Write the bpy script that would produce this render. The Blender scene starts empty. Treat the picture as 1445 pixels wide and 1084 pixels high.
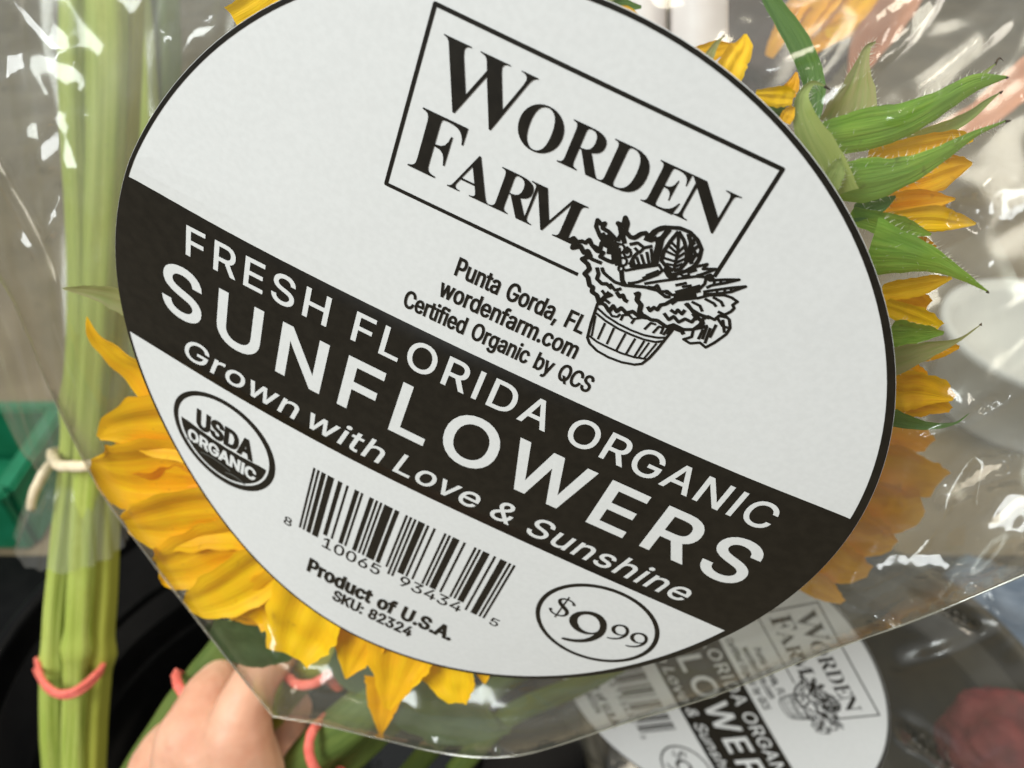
import bpy, bmesh, math, random
import numpy as np
from mathutils import Vector, Matrix, noise
from mathutils.geometry import delaunay_2d_cdt

SC = bpy.context.scene
COL = SC.collection
random.seed(7)

# ------------------------------------------------------------------ camera
FPX = 1086.0; CX, CY = 722.5, 542.0          # focal length and centre in photo pixels (1445 x 1084)
PITCH = math.radians(40)
CAM = np.array([0.0, 0.0, 0.62])
_s, _c = math.sin(PITCH), math.cos(PITCH)
RB = np.array([[1, 0, 0], [0, -_s, _c], [0, -_c, -_s]], float)   # columns: right, down, forward

cd = bpy.data.cameras.new('camera'); cam = bpy.data.objects.new('camera', cd); COL.objects.link(cam)
cd.sensor_width = 36.0; cd.lens = 36.0 * FPX / 1445.0
cd.clip_start = 0.005; cd.clip_end = 100
cam.location = CAM; cam.rotation_euler = (math.radians(90) - PITCH, 0, 0)
SC.camera = cam
cd.dof.use_dof = True; cd.dof.focus_distance = 0.128; cd.dof.aperture_fstop = cd.lens / 1.3

# ------------------------------------------------------------------ light
world = bpy.data.worlds.new('World'); SC.world = world; world.use_nodes = True
wn, wl = world.node_tree.nodes, world.node_tree.links
bg = wn['Background']
tc = wn.new('ShaderNodeTexCoord'); sep = wn.new('ShaderNodeSeparateXYZ'); wl.new(tc.outputs['Generated'], sep.inputs[0])
rmp = wn.new('ShaderNodeValToRGB'); mr = wn.new('ShaderNodeMapRange')
wl.new(sep.outputs['Z'], mr.inputs[0]); mr.inputs[1].default_value = -1; mr.inputs[2].default_value = 1
wl.new(mr.outputs[0], rmp.inputs[0])
rmp.color_ramp.elements[0].position = 0.42; rmp.color_ramp.elements[0].color = (.16, .14, .12, 1)
rmp.color_ramp.elements[1].position = 0.72; rmp.color_ramp.elements[1].color = (.95, .97, 1.0, 1)
wl.new(rmp.outputs[0], bg.inputs[0]); bg.inputs[1].default_value = 0.42

def area(name, loc, target, size, power, color, sy=None):
    l = bpy.data.lights.new(name, 'AREA'); l.energy = power; l.color = color
    l.shape = 'RECTANGLE'; l.size = size; l.size_y = sy or size
    o = bpy.data.objects.new(name, l); COL.objects.link(o); o.location = loc
    d = Vector(target) - Vector(loc); o.rotation_euler = d.to_track_quat('-Z', 'Y').to_euler()
    return o
L0, L1, L2 = (-0.85, -0.45, 1.45), (0.5, 0.9, 2.2), (1.7, -0.1, 1.1)
area('window_light', L0, (0, .12, .5), .6, 19, (.95, 1.0, .99), .75)
area('overhead_softbox', L1, (0, .15, .5), 0.5, 17, (1.0, .89, .72), 0.9)  # warm softbox added overhead to give the film creases highlights
area('side_window_light', L2, (0, .15, .5), 0.45, 8, (1.0, .93, .80), 0.6)

SC.view_settings.view_transform = 'Standard'
try: SC.view_settings.look = 'None'
except Exception: pass
SC.view_settings.exposure = 0.42; SC.view_settings.gamma = 1.0
SC.render.engine = 'CYCLES'
SC.cycles.use_denoising = True
SC.cycles.transparent_max_bounces = 24; SC.cycles.max_bounces = 10
SC.cycles.glossy_bounces = 4; SC.cycles.caustics_reflective = False; SC.cycles.caustics_refractive = False
SC.cycles.sample_clamp_indirect = 4.0

# ------------------------------------------------------------------ helpers
def P(px, py, d):                       # photo pixel at a depth in metres -> world point
    return CAM + RB @ (np.array([(px - CX) / FPX, (py - CY) / FPX, 1.0]) * d)
def nrm(v): return v / (np.linalg.norm(v) + 1e-12)

def new_mesh(name, verts, faces, mats, smooth=True, fmat=None, uvs=None):
    me = bpy.data.meshes.new(name)
    me.from_pydata([tuple(map(float, v)) for v in verts], [], [tuple(map(int, f)) for f in faces])
    for m in (mats if isinstance(mats, (list, tuple)) else [mats]): me.materials.append(m)
    if smooth: me.polygons.foreach_set('use_smooth', [True] * len(me.polygons))
    if fmat is not None: me.polygons.foreach_set('material_index', fmat)
    if uvs is not None:
        ul = me.uv_layers.new(name='UVMap')
        li = np.zeros(len(me.loops), int); me.loops.foreach_get('vertex_index', li)
        ul.data.foreach_set('uv', np.asarray(uvs, float)[li].ravel())
    me.update(); return me
def link(name, me, parent=None):
    o = bpy.data.objects.new(name, me); COL.objects.link(o)
    if parent is not None:
        o.parent = parent; o.matrix_parent_inverse = parent.matrix_world.inverted()
    return o
def tag(o, label=None, cat=None, group=None, kind=None):
    if label: o['label'] = label
    if cat: o['category'] = cat
    if group: o['group'] = group
    if kind: o['kind'] = kind
    return o
def thing(name, loc, label, cat, group=None):
    o = bpy.data.objects.new(name, None); COL.objects.link(o); o.location = tuple(map(float, loc))
    o.empty_display_size = .01
    bpy.context.view_layer.update()
    return tag(o, label, cat, group)
def catmull(pts, n):
    pts = np.asarray(pts, float); k = len(pts)
    ext = np.vstack([2 * pts[0] - pts[1], pts, 2 * pts[-1] - pts[-2]])
    out = []
    for t in np.linspace(0, k - 1, n):
        i = min(int(t), k - 2); x = t - i
        a, b, c, d = ext[i:i + 4]
        out.append(.5 * (2 * b + (c - a) * x + (2 * a - 5 * b + 4 * c - d) * x * x + (3 * b - a - 3 * c + d) * x ** 3))
    return np.array(out)
def nz(x, y, z=0.0): return noise.noise(Vector((x, y, z)))

# ------------------------------------------------------------------ materials
def mat(name):
    m = bpy.data.materials.new(name); m.use_nodes = True
    return m, m.node_tree.nodes, m.node_tree.links, m.node_tree.nodes['Principled BSDF']
def mixcol(n, l, fac, a, b):
    x = n.new('ShaderNodeMix'); x.data_type = 'RGBA'
    l.new(fac, x.inputs[0]); x.inputs[6].default_value = (*a, 1); x.inputs[7].default_value = (*b, 1)
    return x.outputs[2]
def noise_tex(n, l, scale, detail=3, stretch=None, coord='Object'):
    t = n.new('ShaderNodeTexCoord'); no = n.new('ShaderNodeTexNoise'); no.inputs['Scale'].default_value = scale
    no.inputs['Detail'].default_value = detail
    src = t.outputs[coord]
    if stretch:
        mp = n.new('ShaderNodeMapping'); mp.inputs['Scale'].default_value = stretch; l.new(src, mp.inputs[0]); src = mp.outputs[0]
    l.new(src, no.inputs['Vector'])
    return no.outputs['Fac']
def contrast(n, l, fac, lo, hi):
    r = n.new('ShaderNodeMapRange'); l.new(fac, r.inputs[0]); r.inputs[1].default_value = lo; r.inputs[2].default_value = hi
    return r.outputs[0]
def bump(n, l, b, fac, strength, dist):
    bp = n.new('ShaderNodeBump'); bp.inputs['Strength'].default_value = strength; bp.inputs['Distance'].default_value = dist
    l.new(fac, bp.inputs['Height']); l.new(bp.outputs[0], b.inputs['Normal'])
def simple(name, c1, c2, scale, rough=.6, spec=.3, bumpv=None, stretch=None, lo=.35, hi=.65, coord='Object'):
    m, n, l, b = mat(name)
    f = noise_tex(n, l, scale, 4, stretch, coord)
    l.new(mixcol(n, l, contrast(n, l, f, lo, hi), c1, c2), b.inputs['Base Color'])
    b.inputs['Roughness'].default_value = rough; b.inputs['Specular IOR Level'].default_value = spec
    if bumpv: bump(n, l, b, f, *bumpv)
    return m
def leafy(name, c1, c2, stretch, trans, tcol, rough=.5, bd=.0004, spot=None, blotch=None):
    m, n, l, b = mat(name)
    f = noise_tex(n, l, 1.0, 5, stretch, 'UV')
    c = mixcol(n, l, contrast(n, l, f, .32, .68), c1, c2)
    for col, sc, lo, hi, amt in ([(blotch, 160, .45, .62, .55)] if blotch else []) + ([(spot, 420, .66, .74, .65)] if spot else []):
        g = noise_tex(n, l, sc, 3); gm = n.new('ShaderNodeMath'); gm.operation = 'MULTIPLY'; l.new(contrast(n, l, g, lo, hi), gm.inputs[0]); gm.inputs[1].default_value = amt; gm.use_clamp = True
        x = n.new('ShaderNodeMix'); x.data_type = 'RGBA'; l.new(gm.outputs[0], x.inputs[0]); l.new(c, x.inputs[6]); x.inputs[7].default_value = (*col, 1); c = x.outputs[2]
    l.new(c, b.inputs['Base Color'])
    b.inputs['Roughness'].default_value = rough; b.inputs['Specular IOR Level'].default_value = .25
    bump(n, l, b, f, .5, bd)
    tr = n.new('ShaderNodeBsdfTranslucent'); tr.inputs[0].default_value = (*tcol, 1)
    mx = n.new('ShaderNodeMixShader'); mx.inputs[0].default_value = trans
    out = n['Material Output']; l.new(b.outputs[0], mx.inputs[1]); l.new(tr.outputs[0], mx.inputs[2]); l.new(mx.outputs[0], out.inputs[0])
    return m

M = {}
M['paper'] = simple('label_paper', (.68, .68, .665), (.71, .71, .695), 900, .42, .35, (.12, .00004))
_n, _l = M['paper'].node_tree.nodes, M['paper'].node_tree.links
_w = noise_tex(_n, _l, 28, 2); _bp = _n.new('ShaderNodeBump'); _bp.inputs['Strength'].default_value = .25; _bp.inputs['Distance'].default_value = .0012
_l.new(_w, _bp.inputs['Height']); _b0 = [x for x in _n if x.type == 'BUMP' and x != _bp][0]; _l.new(_bp.outputs[0], _b0.inputs['Normal'])
M['ink'] = simple('black_ink', (.008, .0068, .005), (.013, .011, .008), 500, .42, .42)
M['white_ink'] = simple('white_print', (.68, .68, .665), (.71, .71, .695), 900, .42, .35)
M['grey_ink'] = simple('grey_print', (.09, .09, .085), (.12, .12, .11), 500, .4, .4)
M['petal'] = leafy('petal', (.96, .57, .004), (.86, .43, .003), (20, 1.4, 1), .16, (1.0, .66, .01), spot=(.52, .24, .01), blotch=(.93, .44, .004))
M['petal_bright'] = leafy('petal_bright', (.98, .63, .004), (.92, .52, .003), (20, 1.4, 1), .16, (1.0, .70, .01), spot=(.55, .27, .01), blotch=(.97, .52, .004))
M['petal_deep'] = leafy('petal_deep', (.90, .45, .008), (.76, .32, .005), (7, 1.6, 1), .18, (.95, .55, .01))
M['bract'] = leafy('bract', (.15, .34, .03), (.30, .48, .07), (14, 3, 1), .25, (.42, .55, .06), .68, .0006, spot=(.10, .13, .03), blotch=(.15, .29, .05))
M['bract_dark'] = leafy('bract_dark', (.065, .15, .03), (.12, .22, .05), (10, 3, 1), .2, (.2, .36, .05), .5, .0005)
M['bract_pale'] = leafy('bract_pale', (.38, .44, .14), (.27, .36, .10), (10, 3, 1), .25, (.45, .5, .12), .6, .0004)
M['bract_olive'] = leafy('bract_olive', (.27, .31, .10), (.36, .31, .14), (8, 3, 1), .25, (.4, .42, .12), .6, .0004)
M['leaf'] = leafy('leaf', (.045, .075, .028), (.085, .125, .05), (6, 5, 1), .2, (.2, .32, .06), .55, .0004)
M['awn'] = simple('dry_tip', (.05, .03, .015), (.09, .06, .03), 300, .8)
M['hair'] = simple('plant_hair', (.74, .76, .6), (.8, .8, .68), 300, .6)
M['disc'] = simple('flower_disc', (.035, .018, .008), (.12, .06, .02), 700, .9, .2, (.8, .002))
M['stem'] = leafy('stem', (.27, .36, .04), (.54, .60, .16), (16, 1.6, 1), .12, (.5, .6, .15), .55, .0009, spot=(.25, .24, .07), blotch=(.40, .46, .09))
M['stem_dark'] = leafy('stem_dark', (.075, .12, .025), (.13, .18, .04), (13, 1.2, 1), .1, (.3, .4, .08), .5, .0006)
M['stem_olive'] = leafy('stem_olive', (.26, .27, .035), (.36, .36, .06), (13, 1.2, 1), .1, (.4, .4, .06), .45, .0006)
M['skin'] = simple('skin', (.56, .27, .17), (.72, .43, .29), 55, .5, .4, (.5, .0012), None, .3, .7)
_b = M['skin'].node_tree.nodes['Principled BSDF']; _b.inputs['Subsurface Weight'].default_value = .25
_b.inputs['Subsurface Radius'].default_value = (.004, .0015, .0008); _b.inputs['Subsurface Scale'].default_value = 1.0
M['black_plastic'] = simple('black_plastic', (.0028, .0028, .003), (.005, .005, .005), 60, .45, .12, (.25, .001))
M['olive_plastic'] = simple('olive_plastic', (.030, .026, .016), (.055, .048, .032), 30, .5, .3)
M['green_plastic'] = simple('green_plastic', (.006, .14, .06), (.010, .17, .08), 40, .4, .4)
M['coral'] = simple('coral_rubber', (.72, .13, .10), (.80, .19, .14), 300, .5)
M['beige'] = simple('beige_rubber', (.72, .58, .38), (.80, .68, .48), 300, .5)
M['floor'] = simple('concrete_floor', (.14, .106, .060), (.22, .172, .105), 9, .7, .3, (.2, .003))
M['water'] = simple('dark_water', (.006, .007, .006), (.008, .009, .008), 40, .06, .5, (.25, .002))
M['white_plastic'] = simple('white_plastic', (.74, .74, .74), (.8, .8, .79), 40, .4)
M['pink_paper'] = simple('pale_sticker', (.70, .63, .62), (.73, .67, .66), 200, .5)
M['peach'] = simple('peach_paper', (.62, .27, .16), (.68, .33, .21), 60, .6, .3, (.3, .001))
M['blue_cloth'] = simple('blue_cloth', (.10, .14, .20), (.17, .22, .29), 90, .9, .1, (.5, .002))
M['red_petal'] = simple('red_petal', (.075, .008, .010), (.15, .02, .022), 60, .6, .3, (.4, .002))

def film_mat(name, tint, refl, base, haze, rough, bs, bd, scale=160):
    m, n, l, b = mat(name); n.remove(b); out = n['Material Output']
    tr = n.new('ShaderNodeBsdfTransparent'); tr.inputs[0].default_value = (*tint, 1)
    gl = n.new('ShaderNodeBsdfGlossy'); gl.inputs['Roughness'].default_value = rough; gl.inputs[0].default_value = (1, 1, 1, 1)
    fr = n.new('ShaderNodeLayerWeight')
    f1 = noise_tex(n, l, scale, 2); f2 = noise_tex(n, l, scale * .22, 2)
    ad = n.new('ShaderNodeMath'); ad.operation = 'MULTIPLY_ADD'; l.new(f2, ad.inputs[0]); ad.inputs[1].default_value = 3.0; l.new(f1, ad.inputs[2])
    bp = n.new('ShaderNodeBump'); bp.inputs['Strength'].default_value = bs; bp.inputs['Distance'].default_value = bd
    l.new(ad.outputs[0], bp.inputs['Height']); l.new(bp.outputs[0], gl.inputs['Normal']); l.new(bp.outputs[0], fr.inputs['Normal'])
    pw = n.new('ShaderNodeMath'); pw.operation = 'POWER'; l.new(fr.outputs['Facing'], pw.inputs[0]); pw.inputs[1].default_value = 4.5
    mu = n.new('ShaderNodeMath'); mu.operation = 'MULTIPLY_ADD'; l.new(pw.outputs[0], mu.inputs[0]); mu.inputs[1].default_value = refl; mu.inputs[2].default_value = base; mu.use_clamp = True
    df = n.new('ShaderNodeBsdfDiffuse'); df.inputs[0].default_value = (.8, .77, .66, 1)
    m0 = n.new('ShaderNodeMixShader'); m0.inputs[0].default_value = haze; l.new(tr.outputs[0], m0.inputs[1]); l.new(df.outputs[0], m0.inputs[2])
    m1 = n.new('ShaderNodeMixShader'); l.new(mu.outputs[0], m1.inputs[0]); l.new(m0.outputs[0], m1.inputs[1]); l.new(gl.outputs[0], m1.inputs[2])
    l.new(m1.outputs[0], out.inputs[0])
    return m
M['film'] = film_mat('clear_film', (.95, .955, .94), .9, .036, .008, .15, .06, .0003)
M['film_seam'] = film_mat('film_seam', (.86, .86, .80), .8, .09, .14, .1, .05, .0003)
M['film_back'] = film_mat('clear_film_back', (.90, .91, .88), .9, .05, .06, .12, .06, .0004)
M['film_soft'] = film_mat('clear_film_soft', (.95, .95, .93), .9, .06, .018, .20, .05, .0006)
M['film_far'] = film_mat('clear_film_far', (.93, .935, .92), .9, .05, .05, .19, .06, .0006)
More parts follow.
